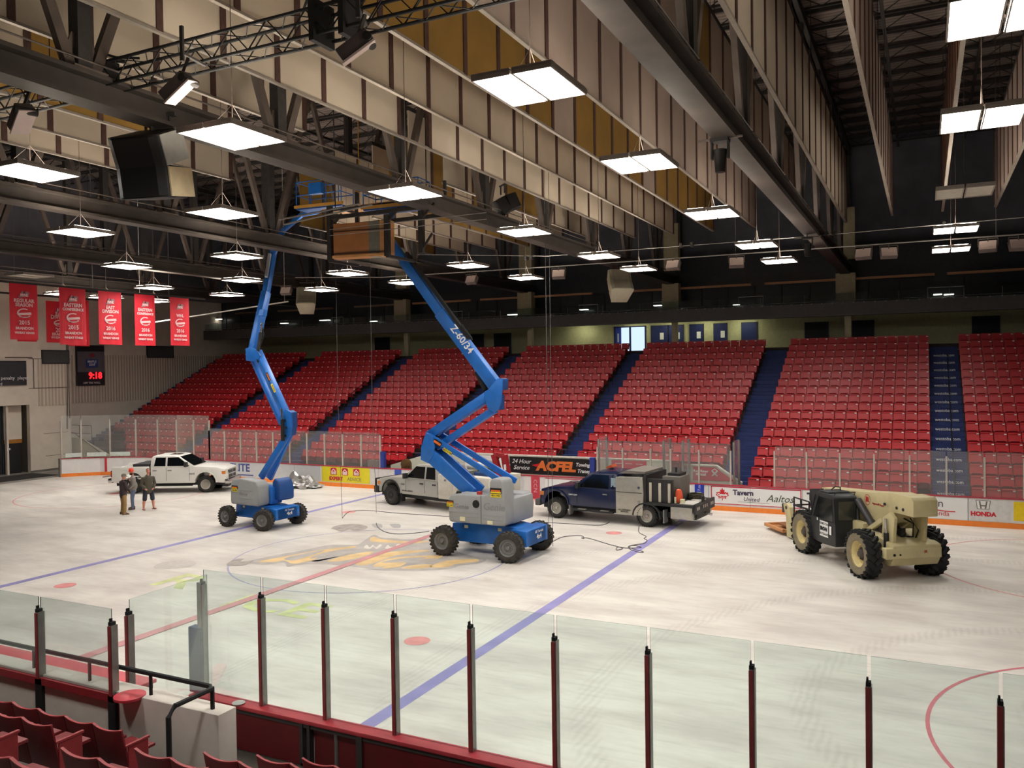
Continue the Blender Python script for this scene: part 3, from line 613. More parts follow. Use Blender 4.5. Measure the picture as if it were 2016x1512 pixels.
# ================================================================ NEAR SIDE
rcap = mat('near cap red', (190, 62, 72), .45, var=.12, scale=3); mar = mat('maroon panel', (104, 22, 30), .55, var=.15, scale=2); brw = mat('oxblood post', (150, 62, 64), .5, var=.15)
nb = thing('rink_boards', 'near rink boards with maroon backs, red cap and tall glass', 'rink boards', (0, -13.0, 0))
PX = [6.22+1.214*k for k in range(0, 18)]
MB().bx(6.1, 28, -.1, .02, 0, 1.04).bx(-22, 5.0, -.1, .02, 0, 1.04).build('board_panel', bwh, nb)
MB().bx(6.05, 28, -.2, .05, 1.04, 1.1).bx(-22, 5.02, -.26, .08, 1.04, 1.1).build('cap_rail', rcap, nb, bev=.01)
MB().bx(6.3, 8.28, -.17, -.12, .42, .98).build('back_panel', mar, nb); MB().bx(9.4, 28, -.17, -.12, .42, .98).build('back_panel', mar, nb)
MB().bx(8.5, 9.3, -.125, -.1, .42, .98).build('gate_panel', mar, nb)
MB().bx(6.3, 28, -.18, -.1, .98, 1.04).bx(8.28, 8.34, -.2, -.1, .4, 1.04).bx(8.42, 8.47, -.2, -.1, .4, 1.04).bx(9.3, 9.4, -.2, -.1, .4, 1.04).bx(8.3, 9.4, -.2, -.1, .36, .46).build('steel_frame', mat('frame grey', (70, 66, 66), .6, .3), nb)
MB().cyl((8.9, -.12, .5), (8.9, -.12, 1.04), .035).build('gate_post', steel, nb)
MB().lathe([(0, .0), (.09, 0), (.1, .02), (0, .025)], 16, (7.05, -.14, 1.1)).build('round_cap', mat('pale disc', (190, 190, 182), .4), nb)
MB().bx(4.9, 5.02, -.24, .0, .1, 1.04).build('end_post', mat('oxblood end', (110, 40, 44), .5), nb)
NG = glass_mat('near rink glass', (.915, .965, .955), .05, .3, (.8, .9, .88))
def npost(parent, x, y, z0, z1):
    MB().bx(x-.03, x+.03, y-.05, y+.05, z0, z1).build('glass_post', steel, parent)
    MB().bx(x-.032, x+.018, y-.062, y-.05, z0, z1-.01).bx(x-.034, x-.03, y-.05, y+.02, z0, z1-.01).build('post_cover', brw, parent)
    MB().bx(x-.03, x+.02, y-.05, y+.03, z1, z1+.045).bx(x-.025, x-.005, y-.04, y+.0, z1+.045, z1+.09).build('post_tip', black, parent)
for i, x in enumerate(PX):
    npost(nb, x, -.01, 1.1, 2.74 if i else 2.82)
    if i < len(PX)-1:
        m = MB(); pane(m, (x+(.02 if i else 0), 0), (PX[i+1]-.02, 0), 1.1, 3.05); m.build('glass_pane', [NG, GE], nb)
# bench rear wall with its glass
ww = thing('bench_rear_wall', 'white concrete wall with red ledge behind the near bench', 'wall', (0, -15.1, 0))
wwm = mat('scuffed white wall', (206, 198, 188), .8, var=.1, scale=2)
MB().bx(-22, 8.67, 0, .3, .4, 1.95).build('wall_panel', wwm, ww, bev=.012)
MB().bx(-22, 6.85, -.05, .02, 1.82, 1.92).build('red_ledge', mat('red ledge', (150, 42, 50), .5), ww)
MB().lathe([(0, 0), (.2, 0), (.2, .03), (0, .03)], 24, (7.12, -.02, 1.93)).build('counter_shelf', rcap, ww)
MB().bx(8.4, 8.5, -.012, 0, .75, .95).build('wall_chip', mat('bare render', (120, 112, 106)), ww)
RG = [2.3, 3.78, 5.29, 6.8]
for i, x in enumerate(RG):
    npost(ww, x, .0, 1.9, 2.84)
    MB().bx(x-.07, x+.07, -.05, 0, 1.2, 1.9).build('post_foot', black, ww)
    if i < 3: m = MB(); pane(m, (x+.02, 0), (RG[i+1]-.02, 0), 1.92, 3.05); m.build('glass_pane', [NG, GE], ww)
npost(ww, 6.6, .42, 1.1, 2.84)
rg = thing('return_glass', 'glass screen running from the bench wall to the boards gate', 'glass screen', (6.5, -13.1, 0))
m = MB(); pane(m, (.1, -1.58), (0, -.1), 1.1, 3.05); m.build('glass_pane', [NG, GE], rg)
MB().bx(-.35, -.27, .02, .1, 1.1, 2.86).build('inner_post', steel, rg)
tag(MB().bx(5.98, 6.24, -13.12, -12.96, 1.105, 2.15).build('post_pad', mat('navy pad', (52, 72, 112), .7, var=.12), bev=.02), 'blue pad strapped on the post at the near bench gate', 'pad')
tag(MB().bar((5.3, -14.2, 1.0), (6.0, -13.3, 1.08), .2, .05).build('gate_bar', rcap), 'red plank lying across the open near bench gate', 'plank')
rl = MB(); Zr = 2.23
rl.tube([(-20, -14.98, Zr), (8.42, -14.98, Zr), (8.5, -15.05, Zr), (8.5, -15.6, Zr), (8.5, -15.7, Zr-.1), (8.5, -15.7, 1.2)], .032, 8)
rl.tube([(8.45, -14.98, Zr), (8.45, -14.98, 1.95)], .028)
for k in range(12): rl.tube([(7.35-1.2*k, -14.98, Zr), (7.35-1.2*k, -14.98, 1.93)], .024)
tag(rl.build('pipe_rail', black, smooth=True), 'black pipe handrail along the white bench wall', 'railing')
struct(MB().bx(-22, 6.2, -14.8, -13.1, 0, .35).bx(6.2, 8.67, -14.8, -13.2, 0, .42).bx(8.67, 30, -15.2, -13.2, 0, .45).build('floor_bench', mat('dark bench floor', (84, 78, 70), .85, var=.3, scale=1)))
tag(MB().bx(-18, 4.6, -14.6, -14.25, .35, .82).build('bench', mat('bench ply', (70, 66, 56), .8)), 'long dark bench seat behind the near red cap', 'bench')
# near terrace
nt_ = MB(); 
NR = [(-14.4, .45), (-15.2, .83), (-16.0, 1.2), (-16.8, 1.56), (-17.6, 1.9), (-18.4, 2.25), (-19.2, 2.6)]
conc2 = mat('worn grey floor', (132, 126, 122), .85, var=.12, scale=2)
pr = [(-15.15, 0), (-15.15, 1.2), (-16.3, 1.2), (-16.3, 1.56), (-17.1, 1.56), (-17.1, 1.9), (-17.9, 1.9), (-17.9, 2.25), (-18.7, 2.25), (-18.7, 2.6), (-19.5, 2.6), (-19.5, 2.95), (-24, 2.95), (-24, 0)]
nt_.prism(pr, -22, 9.2, 'x')
pr2 = [(-14.7, 0), (-14.7, .83), (-15.5, .83), (-15.5, 1.2)]+pr[2:]
nt_.prism(pr2, 9.2, 30, 'x')
struct(nt_.build('stand_near', conc2), 'concrete steps of the near stand')
nred = mat('worn red seat', (112, 17, 25), .5, var=.12, scale=4); nred2 = mat('seat edge red', (150, 44, 48), .5, var=.15, scale=6)
def near_seat():
    t = thing('arena_seat', '', 'seat')
    m = MB(); n_ = 10; h = .252; T = []
    for i in range(n_+1):
        u = -1+2*i/n_; T.append((u*h, .8-.045*(1-u*u)**.6 if abs(u) < .92 else .785))
    poly = [(-h, .2), (h, .2)]+T[::-1]
    m.prism(poly, -.014, .014, 'y', fn=lambda v: Vector((v.x, v.y-(v.z-.4)*.2+.03*(1-(v.x/h)**2)*-1, v.z)))
    m.build('backrest', nred, t, bev=.006, seg=2)
    e = MB()
    for a, b in zip(T, T[1:]): e.bar((a[0], -(a[1]-.4)*.2-.03*(1-(a[0]/h)**2), a[1]), (b[0], -(b[1]-.4)*.2-.03*(1-(b[0]/h)**2), b[1]), .03, .012)
    e.build('pale_edge', nred2, t)  # lighter red strip along the top of the backrest
    MB().bx(-.22, .22, .02, .42, .4, .44).build('seat_pan', nred, t, bev=.01)
    MB().bx(.235, .27, -.04, .3, .56, .59).bx(.24, .265, .0, .28, 0, .56).build('armrest', nred2, t, bev=.004, seg=1)
    return t
ns0 = near_seat(); used = False
def nseat(x, y, z, lab, end=False):
    global used
    if not used: ns0.location = (x, y, z); ns0['label'] = lab; ns0['group'] = 'red seats of the near stand'; used = True
    else:
        q = dup(ns0, lab, 'red seats of the near stand', (x, y, z))
        if not end:
            for c in list(q.children):
                if c.name.startswith('armrest'): bpy.data.objects.remove(c)
for r, (y, z) in enumerate(NR):
    if r in (2, 3, 4):
        for k in range(8 if r == 2 else 6 if r == 3 else 4):
            nseat(8.03-.26-.51*k-(0 if r != 3 else .1), y+.12, z, 'worn seat left of near aisle, %s row behind white wall, %s from aisle' % (nm[r-2], nm[k]), k == 0)
for r, (y, z) in enumerate(NR[:6]):
    for k in range(2 if r < 4 else 3):
        nseat(9.33+.26+.51*k-(.1 if r > 2 else 0), y+.12, z, 'worn seat right of near aisle, %s row from the rink, %s from aisle' % (nm[r], nm[k]))
# ================================================================ ROOF STRUCTURE
stl = mat('grey-brown steel', (88, 78, 72), .6, .1, var=.2, scale=2); chd = mat('dark chord steel', (62, 56, 52), .65, .1, var=.2, scale=2); bst = mat('black steel', (48, 45, 44), .7, var=.2)
NOD = [-17.4, -12.1, -6.8, -1.5, 3.8, 9.1, 14.4, 19.7, 25.0, 30.3]
tn = ['far left', 'left', 'left centre', 'centre', 'right centre', 'far right']
for i, x in enumerate(TX):
    t = thing('roof_truss', 'dark steel roof truss spanning the rink, %s of six' % ('first second third fourth fifth sixth'.split()[i]+' from the left'), 'roof truss', (x, 0, 0))
    m = MB(); y0, y1 = -41, 30.4
    m.bx(-.26, .26, y0, y1, 11.25, 11.33).bx(-.26, .26, y0, y1, 11.72, 11.8).bx(-.04, .04, y0, y1, 11.33, 11.72)
    m.build('bottom_chord', chd, t)
    MB().bx(-.2, .2, y0, y1, 18.4, 18.46).bx(-.2, .2, y0, y1, 18.74, 18.8).bx(-.04, .04, y0, y1, 18.4, 18.8).build('top_chord', bst, t)
    MB().tube([(-.2, y0, 11.92), (-.2, y1, 11.92)], .03).tube([(.16, y0, 12.0), (.16, y1, 12.0)], .02).build('conduit', steel if i > 3 else stl, t)
    for k, y in enumerate(NOD):
        MB().bx(-.13, .13, y-.15, y+.15, 11.8, 18.4).build('web_post', bst, t)
        for s in (-1, 1):
            MB().bar((0, y+s*.25, 11.85), (0, y+s*2.65, 18.35), .15, .2).build('web_diagonal', stl, t)
    for y in NOD: MB().bx(-.3, .3, y-.35, y+.35, 11.8, 11.83).prism([(y-.45, 11.83), (y+.45, 11.83), (y+.2, 12.5), (y-.2, 12.5)], -.02, .02, 'x').build('gusset', stl, t)
cream = mat('acoustic panel cream', (196, 184, 166), .85, var=.07, scale=.8); creamd = mat('acoustic panel mauve', (160, 144, 134), .85, var=.08, scale=.8)
gold = mat('acoustic panel mustard', (138, 106, 44), .85, var=.12, scale=1); brn = mat('brown batten', (74, 50, 44), .8, var=.2)
alu = mat('baffle bottom rail', (150, 142, 132), .6, .3)
# plane x, colour, y intervals present, irregular: dict slot->material
def baffle(x, m0, spans, lab, odd={}, zb=12.86, zt=15.95, div=True, dm=None):
    x = 16.48-(16.48-x)*.806
    t = thing('acoustic_baffle', lab, 'acoustic panel row', (x, 0, 0))
    for (a, b) in spans:
        MB().bx(-.05, .05, a, b, zb-.06, zb+.0).build('bottom_rail', alu, t)
        MB().bx(-.04, .04, a, b, zt, zt+.15).build('top_rail', bst, t)
        hw = MB(); q = a+.8
        while q < b: hw.cyl((0, q, zt+.1), (0, q, 18.85), .012, n=4); q += 4.95
        hw.build('hanger_wire', bst, t)
        y = a
        while y < b-.2:
            e = min(y+MD, b); k = round((y+4.34)/MD)+20
            mm = odd.get(k, m0)
            if mm is not None: MB().bx(-.03, .03, y+.07, e-.07, zb, zt).build('panel', mm, t)
            if div: MB().bx(-.055, .055, e-.08, e+.08, zb-.02, zt).build('batten', dm or brn, t)
            y = e
far = -15.9
S0 = -18.0
MD = 1.652
Y_ = lambda k: -4.34+MD*k
baffle(22.4, creamd, [(Y_(-9), Y_(14))], 'hanging baffle of narrow panels at the top right corner, outermost')
baffle(19.9, creamd, [(Y_(-9), Y_(14))], 'hanging baffle seen edge on at the right of the lit fixtures')
baffle(17.4, mat('acoustic panel brown', (150, 112, 84), .85), [(Y_(-9), Y_(14))], 'brown hanging baffle directly above the rightmost light row')
baffle(14.9, creamd, [(Y_(-9), Y_(14))], 'hanging baffle right of the right centre truss, steeply foreshortened')
baffle(12.4, cream, [(Y_(-9), Y_(14.5))], 'long cream baffle fixed along the right centre truss')
baffle(9.9, creamd, [(Y_(-9), Y_(14))], 'mauve baffle just left of the right centre truss', {22: gold})
baffle(7.4, creamd, [(Y_(-9), Y_(14))], 'mauve baffle above the mustard one near the picture top')
baffle(4.9, gold, [(Y_(-9), Y_(14))], 'mustard baffle with one pale panel in the middle of the roof', {22: creamd, 27: creamd})
baffle(2.4, cream, [(Y_(-9), Y_(14))], 'bright cream baffle with brown battens fixed along the centre truss')
baffle(-.1, cream, [(Y_(-9), Y_(14))], 'cream baffle left of the centre truss with one missing panel', {21: None})
baffle(-2.6, cream, [(Y_(-9), Y_(0)), (Y_(4.5), Y_(14))], 'cream baffle broken by the dark opening above the crate', {25: None, 28: gold})
baffle(-5.1, cream, [(Y_(-9), Y_(-1)), (Y_(5), Y_(14))], 'cream baffle left of the dark opening in the roof', {14: gold, 16: gold, 26: gold, 28: gold})
baffle(-7.6, gold, [(Y_(-9), Y_(-1)), (Y_(6), Y_(14))], 'mustard baffle along the left centre truss')
baffle(-10.1, cream, [(Y_(-9), Y_(2)), (Y_(7), Y_(14))], 'cream baffle ending above the black loudspeaker cluster')
baffle(-12.6, cream, [(Y_(-9), Y_(2)), (Y_(7), Y_(14))], 'pale baffle at the left edge behind the lit fixtures')
baffle(-15.1, gold, [(Y_(7), Y_(14))], 'small mustard baffle in the far roof behind the crate')
# lattice joists under the deck
for i in range(26):
    y = -12+1.75*i
    t = thing('roof_joist', 'dark lattice joist under the roof deck, %s away from the camera' % (nm[i] if i < 20 else 'far, number %s' % ('one two three four five six'.split()[i-20])), 'roof joist', (0, y, 0), 0, 'roof lattice joists')
    m = MB(); m.bx(-38, 40, -.05, .05, 19.35, 19.5).bx(-38, 40, -.05, .05, 18.82, 18.9); m.build('chords', bst, t)
    m = MB(); x = -38; s = 0
    while x < 40: m.bar((x, 0, 18.86 if s else 19.4), (x+.9, 0, 19.4 if s else 18.86), .03, .03); x += .9; s ^= 1
    m.build('lattice', bst, t)
for i, x in enumerate((5.5, 8.5, 15.2, 18.5, -3, -12)):
    tag(MB().bx(x-.06, x+.06, -30, 30, 18.5, 18.62).build('bracing', bst), 'dark longitudinal brace below the roof deck, %s one' % nm[i], 'brace', 'roof braces')
# ================================================================ LIGHT FIXTURES
lampm = mat('lamp louvre glow', (255, 250, 242), emit=LAMP); offm = mat('unlit louvre', (206, 200, 186), .6)
upm = mat('added roof fill glow', (255, 240, 220), emit=UP)  # glow added above each housing to brighten the roof and baffles
fr = mat('fixture frame', (176, 168, 160), .5, .2)
def fixture():
    t = thing('high_bay_light', '', 'light')
    for s in (-1, 1):
        x = s*.335
        h = MB(); h.bx(x-.315, x+.315, -.7, .7, .06, .1); h.bx(x-.315, x-.29, -.7, .7, 0, .08).bx(x+.29, x+.315, -.7, .7, 0, .08).bx(x-.3, x+.3, -.7, -.675, 0, .08).bx(x-.3, x+.3, .675, .7, 0, .08)
        h.build('housing', fr, t)
        MB().bx(x-.288, x+.288, -.672, .672, .018, .058).build('lamp_panel', lampm, t)
        MB().bx(x-.22, x+.22, -.6, .6, .1, .122).build('top_fill', upm, t)
    MB().tube([(0, -.45, .14), (0, 0, .6), (0, .45, .14)], .006, 4).bar((-.5, -.45, .13), (.5, -.45, .13), .03, .03).bar((-.5, .45, .13), (.5, .45, .13), .03, .03).build('bracket', stl, t)
    MB().cyl((0, .0, .1), (0, .0, 9.16), .008, n=5).build('suspension_wire', stl, t)
    la = bpy.data.lights.new('lamp_beam', 'AREA'); la.shape = 'RECTANGLE'; la.size = .036; la.size_y = 1.3; la.energy = BEAM; la.spread = R(150); la.color = (1, .965, .91)
    lo = bpy.data.objects.new('lamp_beam', la); COL.objects.link(lo); lo.parent = t; lo.location = (0, 0, .02)
    return t
fx = fixture(); fx0 = False; FILL_PAIRS = ((11.1, -18.0), (5.2, -18.0))
ZL = 10.45
LR = [(17.4, (-10.6, -5.6, 1.5, 8.1, 13.4), (2,), 'rightmost row'), (11.1, (-10.95, -5.5, 1.2, 8.2, 13.4), (), 'row left of the right centre truss'), (5.2, (-11.15, -5.5, 1.2, 7.9, 12.9), (), 'row right of the centre truss'),
      (-.5, (-11.2, -5.8, 7.7, 13.3), (), 'row left of the centre truss'), (-6.4, (-5.7, .7, 7.3, 12.0), (), 'row at the left centre truss'), (-12.1, (.5, 6.8, 12.5), (), 'row above the left lift'),
      (-18.2, (.5, 7.0, 11.9), (0,), 'row beside the red banners'), (-24.6, (.5, 6.6, 9.2, 12.4), (), 'leftmost row behind the banners')]
for x, ys, off, rn in LR:
    for j, y in enumerate(ys):
        lab = '%s twin light, %s from the camera in the %s' % ('unlit' if j in off else 'lit', nm[j], rn)
        if not fx0: r = fx; fx.location = (x, y, ZL); fx['label'] = lab; fx['group'] = 'twin ceiling lights over the ice'; fx0 = True
        else: r = dup(fx, lab, 'twin ceiling lights over the ice', (x, y, ZL))
        if j in off:
            for c in list(r.children):
                if c.name.startswith('lamp_beam'): bpy.data.objects.remove(c); continue
                if c.name.startswith('top_fill'): bpy.data.objects.remove(c); continue
                if c.name.startswith('lamp_panel'): c.data = c.data.copy(); c.data.materials.clear(); c.data.materials.append(offm)
for x, y in FILL_PAIRS: dup(fx, 'added unseen twin light above the near stand brightening the bench wall, %s one' % ('right' if x > 8 else 'left'), 'twin ceiling lights over the ice', (x, y, ZL))  # pairs added out of view to brighten the near bench wall
# ridged louvre lamps : small unlit wash lights on the pipe line at the far side
YW = 15.0
pp = thing('lighting_pipe', 'long thin pipe and cable hung across the hall before the far stand', 'pipe', (0, YW, 0))
m = MB(); m.tube([(-16, 0, 11.6), (-10, 0, 11.25), (0, 0, 11.15), (10, 0, 11.1), (26, 0, 11.05)], .03).tube([(-11.5, -.2, 11.9), (-9, -.2, 12.4), (0, -.2, 11.65), (12, -.2, 11.6), (26, -.2, 11.75)], .018)
m.build('pipe', steel, pp)
m = MB()
for x in (-10, -1, 9, 19): m.tube([(x, 0, 11.1), (x, 0, 18.9)], .01, 5)
m.build('hanger_wire', stl, pp)
m = MB()
for x in (-1.2, -.9, 6.6, 7.1, 12.8, 13.1, 17.2): m.bx(x-.06, x+.06, -.3, 0, 11.55, 11.75)
m.build('cable_clamp', bst, pp)
wash = mat('flood glass', (226, 206, 200), .4, var=.03)
for i, (px, py) in enumerate(((563, 573), (928, 551), (1100, 540), (1325, 522), (1450, 517), (1700, 500), (1750, 498), (1945, 485), (2005, 482))):
    p = at(px, py, 1, YW)
    t = thing('flood_light', 'small pale unlit floodlight on the far pipe, %s from the left' % nm[i], 'light', p, R(-10 if i % 2 else 12), 'small floodlights on the far pipe')
    T = Matrix.Rotation(R(-28), 4, 'X')
    MB().bx(-.32, .32, -.08, .16, -.2, .22, M=T).build('housing', mat('flood body', (120, 112, 108), .5), t, bev=.02)
    MB().bx(-.29, .29, -.1, -.08, -.18, .2, M=T).build('lens', wash, t)
    m = MB()
    for k in range(6): m.bx(-.28, .28, -.104, -.1, -.16+.06*k, -.155+.06*k, M=T)
    m.build('lens_bar', fr, t)
    MB().cyl((0, 0, .1), (0, 0, 11.08-p.z), .02).bar((-.34, 0, 0), (-.34, 0, .3), .03, .03).bar((.34, 0, 0), (.34, 0, .3), .03, .03).bar((-.34, 0, .3), (.34, 0, .3), .03, .03).build('yoke', stl, t)
# box truss at upper left with three wash lights
bt_ = thing('box_truss', 'black lattice lighting truss crossing the upper left of the hall', 'lighting truss', (0, -11.6, 11.95))
m = MB()
c4 = [(0, .22), (0, -.22), (.4, .22), (.4, -.22)]
for y, z in c4: m.tube([(-20, y, z), (26, y, z)], .032, 8)
m.build('chord_tube', black, bt_)
m = MB(); x = -20; s = 1
while x < 26:
    m.bar((x, 0, -.22*s), (x+.42, 0, .22*s), .018, .018).bar((x, .4, .22*s), (x+.42, .4, -.22*s), .018, .018).bar((x, 0, .22*s), (x+.42, .4, .22*s), .016, .016).bar((x, .4, -.22*s), (x+.42, 0, -.22*s), .016, .016)
    x += .42; s = -s
m.build('lattice', black, bt_)
m = MB(); rnd = random.Random(5)
for x in (-3, 1.8, 2.2, 7.5, 8.1):
    m.tube([(x-.3, .1, .3), (x, -.1, .36+rnd.random()*.1), (x+.4, .1, .3), (x+.8, .3, .28)], .025)
    m.bx(x-.05, x+.05, -.1, .45, -.35, .35)
m.build('cable_bundle', black, bt_)
m = MB()
for x in (-8, .5, 7.2, 15): m.tube([(x, .2, .2), (x, .2, 6.8)], .012, 5)
m.build('hanger_chain', black, bt_)
for i, (x, rz) in enumerate(((1.1, -15), (5.05, 10), (8.8, 25))):
    t = thing('wash_light', 'tilted box floodlight under the lighting truss, %s from the left' % nm[i], 'light', (x, -12.2 if i else -12.4, 11.05), R(rz), 'wash lights on the lighting truss')
    T = Matrix.Rotation(R(-35), 4, 'Y') @ Matrix.Rotation(R(15), 4, 'X')
    MB().bx(-.3, .26, -.16, .16, -.04, .16, M=T).build('housing', mat('wash body', (92, 82, 80), .5), t, bev=.02)
    MB().bx(-.32, .28, -.18, .18, -.07, -.04, M=T).build('lens', wash, t)
    MB().cyl((.18, -.2, .12), (.18, .2, .12), .07).build('knob', bst, t)
    MB().bar((0, 0, .15), (0.1, .1, .55), .05, .05).bx(-.03, .03, .05, .1, .5, 1.1).bx(-.03, .03, .1, .7, .62, .66).build('yoke', bst, t)
# loudspeakers
def spk(name, lab, p, s, rz, m1, m2, tilt=25):
    t = thing(name, lab, 'loudspeaker', p, rz)
    T = Matrix.Rotation(R(tilt), 4, 'X')
    for k, (dx, dz, ang) in enumerate(((0, .36, 0), (.1, -.36, -14))):
        Q = T @ Matrix.Rotation(R(ang), 4, 'X') @ Matrix.Translation((0, 0, dz*s))
        poly = [(-.6*s, -.42*s), (-.45*s, -.5*s), (.45*s, -.5*s), (.6*s, -.42*s), (.42*s, .5*s), (-.42*s, .5*s)]
        MB().prism(poly, -.34*s, .34*s, 'z', fn=lambda v: Q @ v).build('cabinet', m1[k], t, bev=.015)
        MB().prism([(-.56*s, -.47*s), (-.43*s, -.54*s), (.43*s, -.54*s), (.56*s, -.47*s)], -.3*s, .3*s, 'z', fn=lambda v: Q @ v).build('grille', m2, t)
    MB().tube([(-.3*s, .2*s, .6*s), (-.3*s, .2*s, 1.1*s)], .03).tube([(.3*s, .2*s, .6*s), (.3*s, .2*s, 1.1*s)], .03).bx(-.45*s, .45*s, .15*s, .25*s, 1.1*s, 1.18*s).build('frame', bst, t)
    return t
blks = mat('speaker black', (24, 22, 23), .6, var=.1); bei = mat('speaker cream side', (204, 186, 148), .6); wgs = mat('speaker grey side', (178, 180, 176), .6)
sp = spk('loudspeaker', 'big black two-cabinet loudspeaker under the centre truss', (2.25, -10.4, 10.45), .95, R(14), (blks, blks), blks, 24)
T = Matrix.Rotation(R(24), 4, 'X')
MB().bx(.5, .585, -.36, .45, .04, .64, M=T).build('end_panel', wgs, sp); MB().bx(.5, .59, -.34, .46, -.64, -.06, M=T @ Matrix.Rotation(R(-14), 4, 'X')).build('end_panel', bei, sp)
MB().tube([(0, 0, .7), (0, 0, 1.0)], .05).build('hanger', bst, sp)
wsp = mat('speaker white', (205, 198, 172), .6, var=.05)
for i, (px, py) in enumerate(((1218, 563), (604, 592))):
    p = at(px, py, 1, 16.5)
    t = spk('loudspeaker', 'cream two-cabinet loudspeaker hung before the far stand, %s one' % ('right', 'left')[i], p, .95, R(35), (wsp, wsp), mat('speaker grille pale', (150, 146, 128), .7), -25)
    MB().tube([(0, .2, 1.0), (0, .2, 11.1-p.z+.9)], .03).build('hanger', bst, t)
t = spk('loudspeaker', 'black loudspeaker standing above the centre truss beam', (2.55, 5.2, 12.3), .6, R(140), (blks, blks), blks, 70)
for i, (y, z) in enumerate(((-3.7, 10.95), (11.85, 10.85))):
    t = thing('moving_head_light', 'black moving head spotlight under the right centre truss, %s one' % ('nearer', 'farther')[i], 'light', (12.4, y, z))
    MB().cyl((0, 0, -.45), (0, 0, .05), .11, .15, 14).build('head', blks, t, smooth=True); MB().bx(-.2, .2, -.14, .14, .22, .3).bx(-.2, -.16, -.06, .06, -.15, .25).bx(.16, .2, -.06, .06, -.15, .25).build('yoke', blks, t)
    MB().bx(-.5, .5, -.03, .03, .28, .32).bx(-.03, .03, -.03, .03, .28, 11.28-z).build('clamp_bar', stl, t)
# crate hung at centre ice with its frame
bx_ = thing('plywood_crate', 'plywood crate with a grey stripe hanging under the roof at centre', 'crate', (-.37, .2, 9.97), R(10))
cr = mat('crate board', (186, 124, 76), .7, var=.12, scale=2); cg = mat('crate grey stripe', (128, 126, 116), .7); cl = mat('crate light board', (214, 156, 98), .7, var=.08)
MB().bx(-1.03, .28, 0, 0.4, 0, 1.16).build('board', cr, bx_); MB().bx(.28, .68, -.004, 0.4, 0, 1.17).build('stripe', cg, bx_); MB().bx(.68, 1.03, 0, 0.4, 0, 1.18).build('board', cl, bx_)
MB().bx(-1.05, 1.05, -.06, .0, -.0, .09).build('ledge', cl, bx_)
MB().bx(-1.05, 1.05, -.03, -.004, .14, .17).bx(-1.05, 1.05, -.03, -.004, .88, .91).build('strap', mat('dark strap', (60, 40, 34)), bx_)
f = thing('steel_hanger_frame', 'black steel drop frame holding the hanging plywood crate', 'frame', (0, 0, 0))
m = MB()
for x in (-1.55, .78, 2.1): m.bx(x-.08, x+.08, -.02, .14, 9.9, 11.75 if x < 0 else 11.25).bar((x, .06, 11.0), (x+.5, .06, 11.45), .07, .07)
m.bx(-1.6, 2.2, 0, .12, 11.3, 11.42).bx(-1.6, 2.2, 1.5, 1.6, 11.3, 11.42).bar((2.1, .06, 10.0), (2.5, .06, 10.5), .06, .06)
m.bx(-1.6, -1.5, 0, 1.6, 9.86, 9.95).bx(.75, .85, 0, 1.6, 9.86, 9.95)
for x in (-1.55, 2.1): m.bx(x-.04, x+.04, 1.5, 1.6, 11.3, 12.5)
m.build('post', bst, f)
MB().tube([(-3.2, -.6, 11.35), (.2, -.6, 11.55)], .03).tube([(-2.7, -.9, 11.1), (.9, -.9, 11.4)], .03).tube([(-1.5, -.02, 10.75), (4.5, -.02, 10.75)], .012).tube([(-1.5, -.02, 10.95), (4.5, -.02, 10.95)], .012).build('pipe', steel, f)
# hoist ropes to the ice
rope = mat('dark rope', (96, 92, 92), .9)
for i, (px, py, yy) in enumerate(((674, 1020, 6.2), (741, 1010, 6.4))):
    p = at(px, py, 2, 0)
    tag(MB().tube([(p.x, p.y, .01), (p.x-.12, p.y, 5), (p.x-.1, p.y, 18.9)], .009, 6).build('hoist_rope', rope), 'thin dark rope dropping to the ice left of centre, %s one' % ('left', 'right')[i], 'rope', 'ropes hanging to the ice')
for i, px in enumerate((1062, 1070)):
    p = at(px, 1086 if i else 1084, 2, 0)
    tag(MB().tube([(p.x, p.y+.8, .02), (p.x+.02, p.y+.8, 18.9)], .009, 6).build('hoist_rope', rope), 'thin rope dropping in front of the blue truck bumper, %s one' % ('left', 'right')[i], 'rope', 'ropes hanging to the ice')
def icerope(px, lab, r=.014):
    P = [at(a, b, 2, .012) for a, b in px]; Q = []
    for i in range(len(P)-1):
        p0, p1, p2, p3 = P[max(i-1, 0)], P[i], P[i+1], P[min(i+2, len(P)-1)]
        for s in range(5):
            t = s/5; Q.append(.5*((2*p1)+(p2-p0)*t+(2*p0-5*p1+4*p2-p3)*t*t+(3*p1-p0-3*p2+p3)*t**3))
    Q.append(P[-1]); tag(MB().tube(Q, r, 6).build('cable', rope), lab, 'cable')
icerope([(674,1020),(683,1010),(695,1006),(725,1005),(780,1010),(840,1014),(900,1018)], 'dark cable lying on the ice from the left rope to the lift')
icerope([(741,1030),(744,1038),(758,1047),(780,1051),(810,1050),(845,1046)], 'dark cable curving on the ice in front of the lift wheel')
icerope([(1087,1067),(1105,1058),(1125,1055),(1145,1055),(1150,1060),(1145,1059),(1160,1060),(1200,1072),(1216,1076),(1226,1080),(1214,1083),(1216,1077),(1234,1079),(1262,1078),(1250,1074),(1237,1076),(1250,1082),(1266,1086),(1262,1088),(1244,1083),(1237,1077),(1252,1072),(1268,1070),(1274,1064),(1268,1060),(1272,1056),(1258,1048),(1258,1036)], 'dark cable snaking over the right blue line with small loops')
icerope([(1064,1028),(1120,1031),(1180,1034),(1200,1028)], 'short dark cable on the ice under the blue truck')
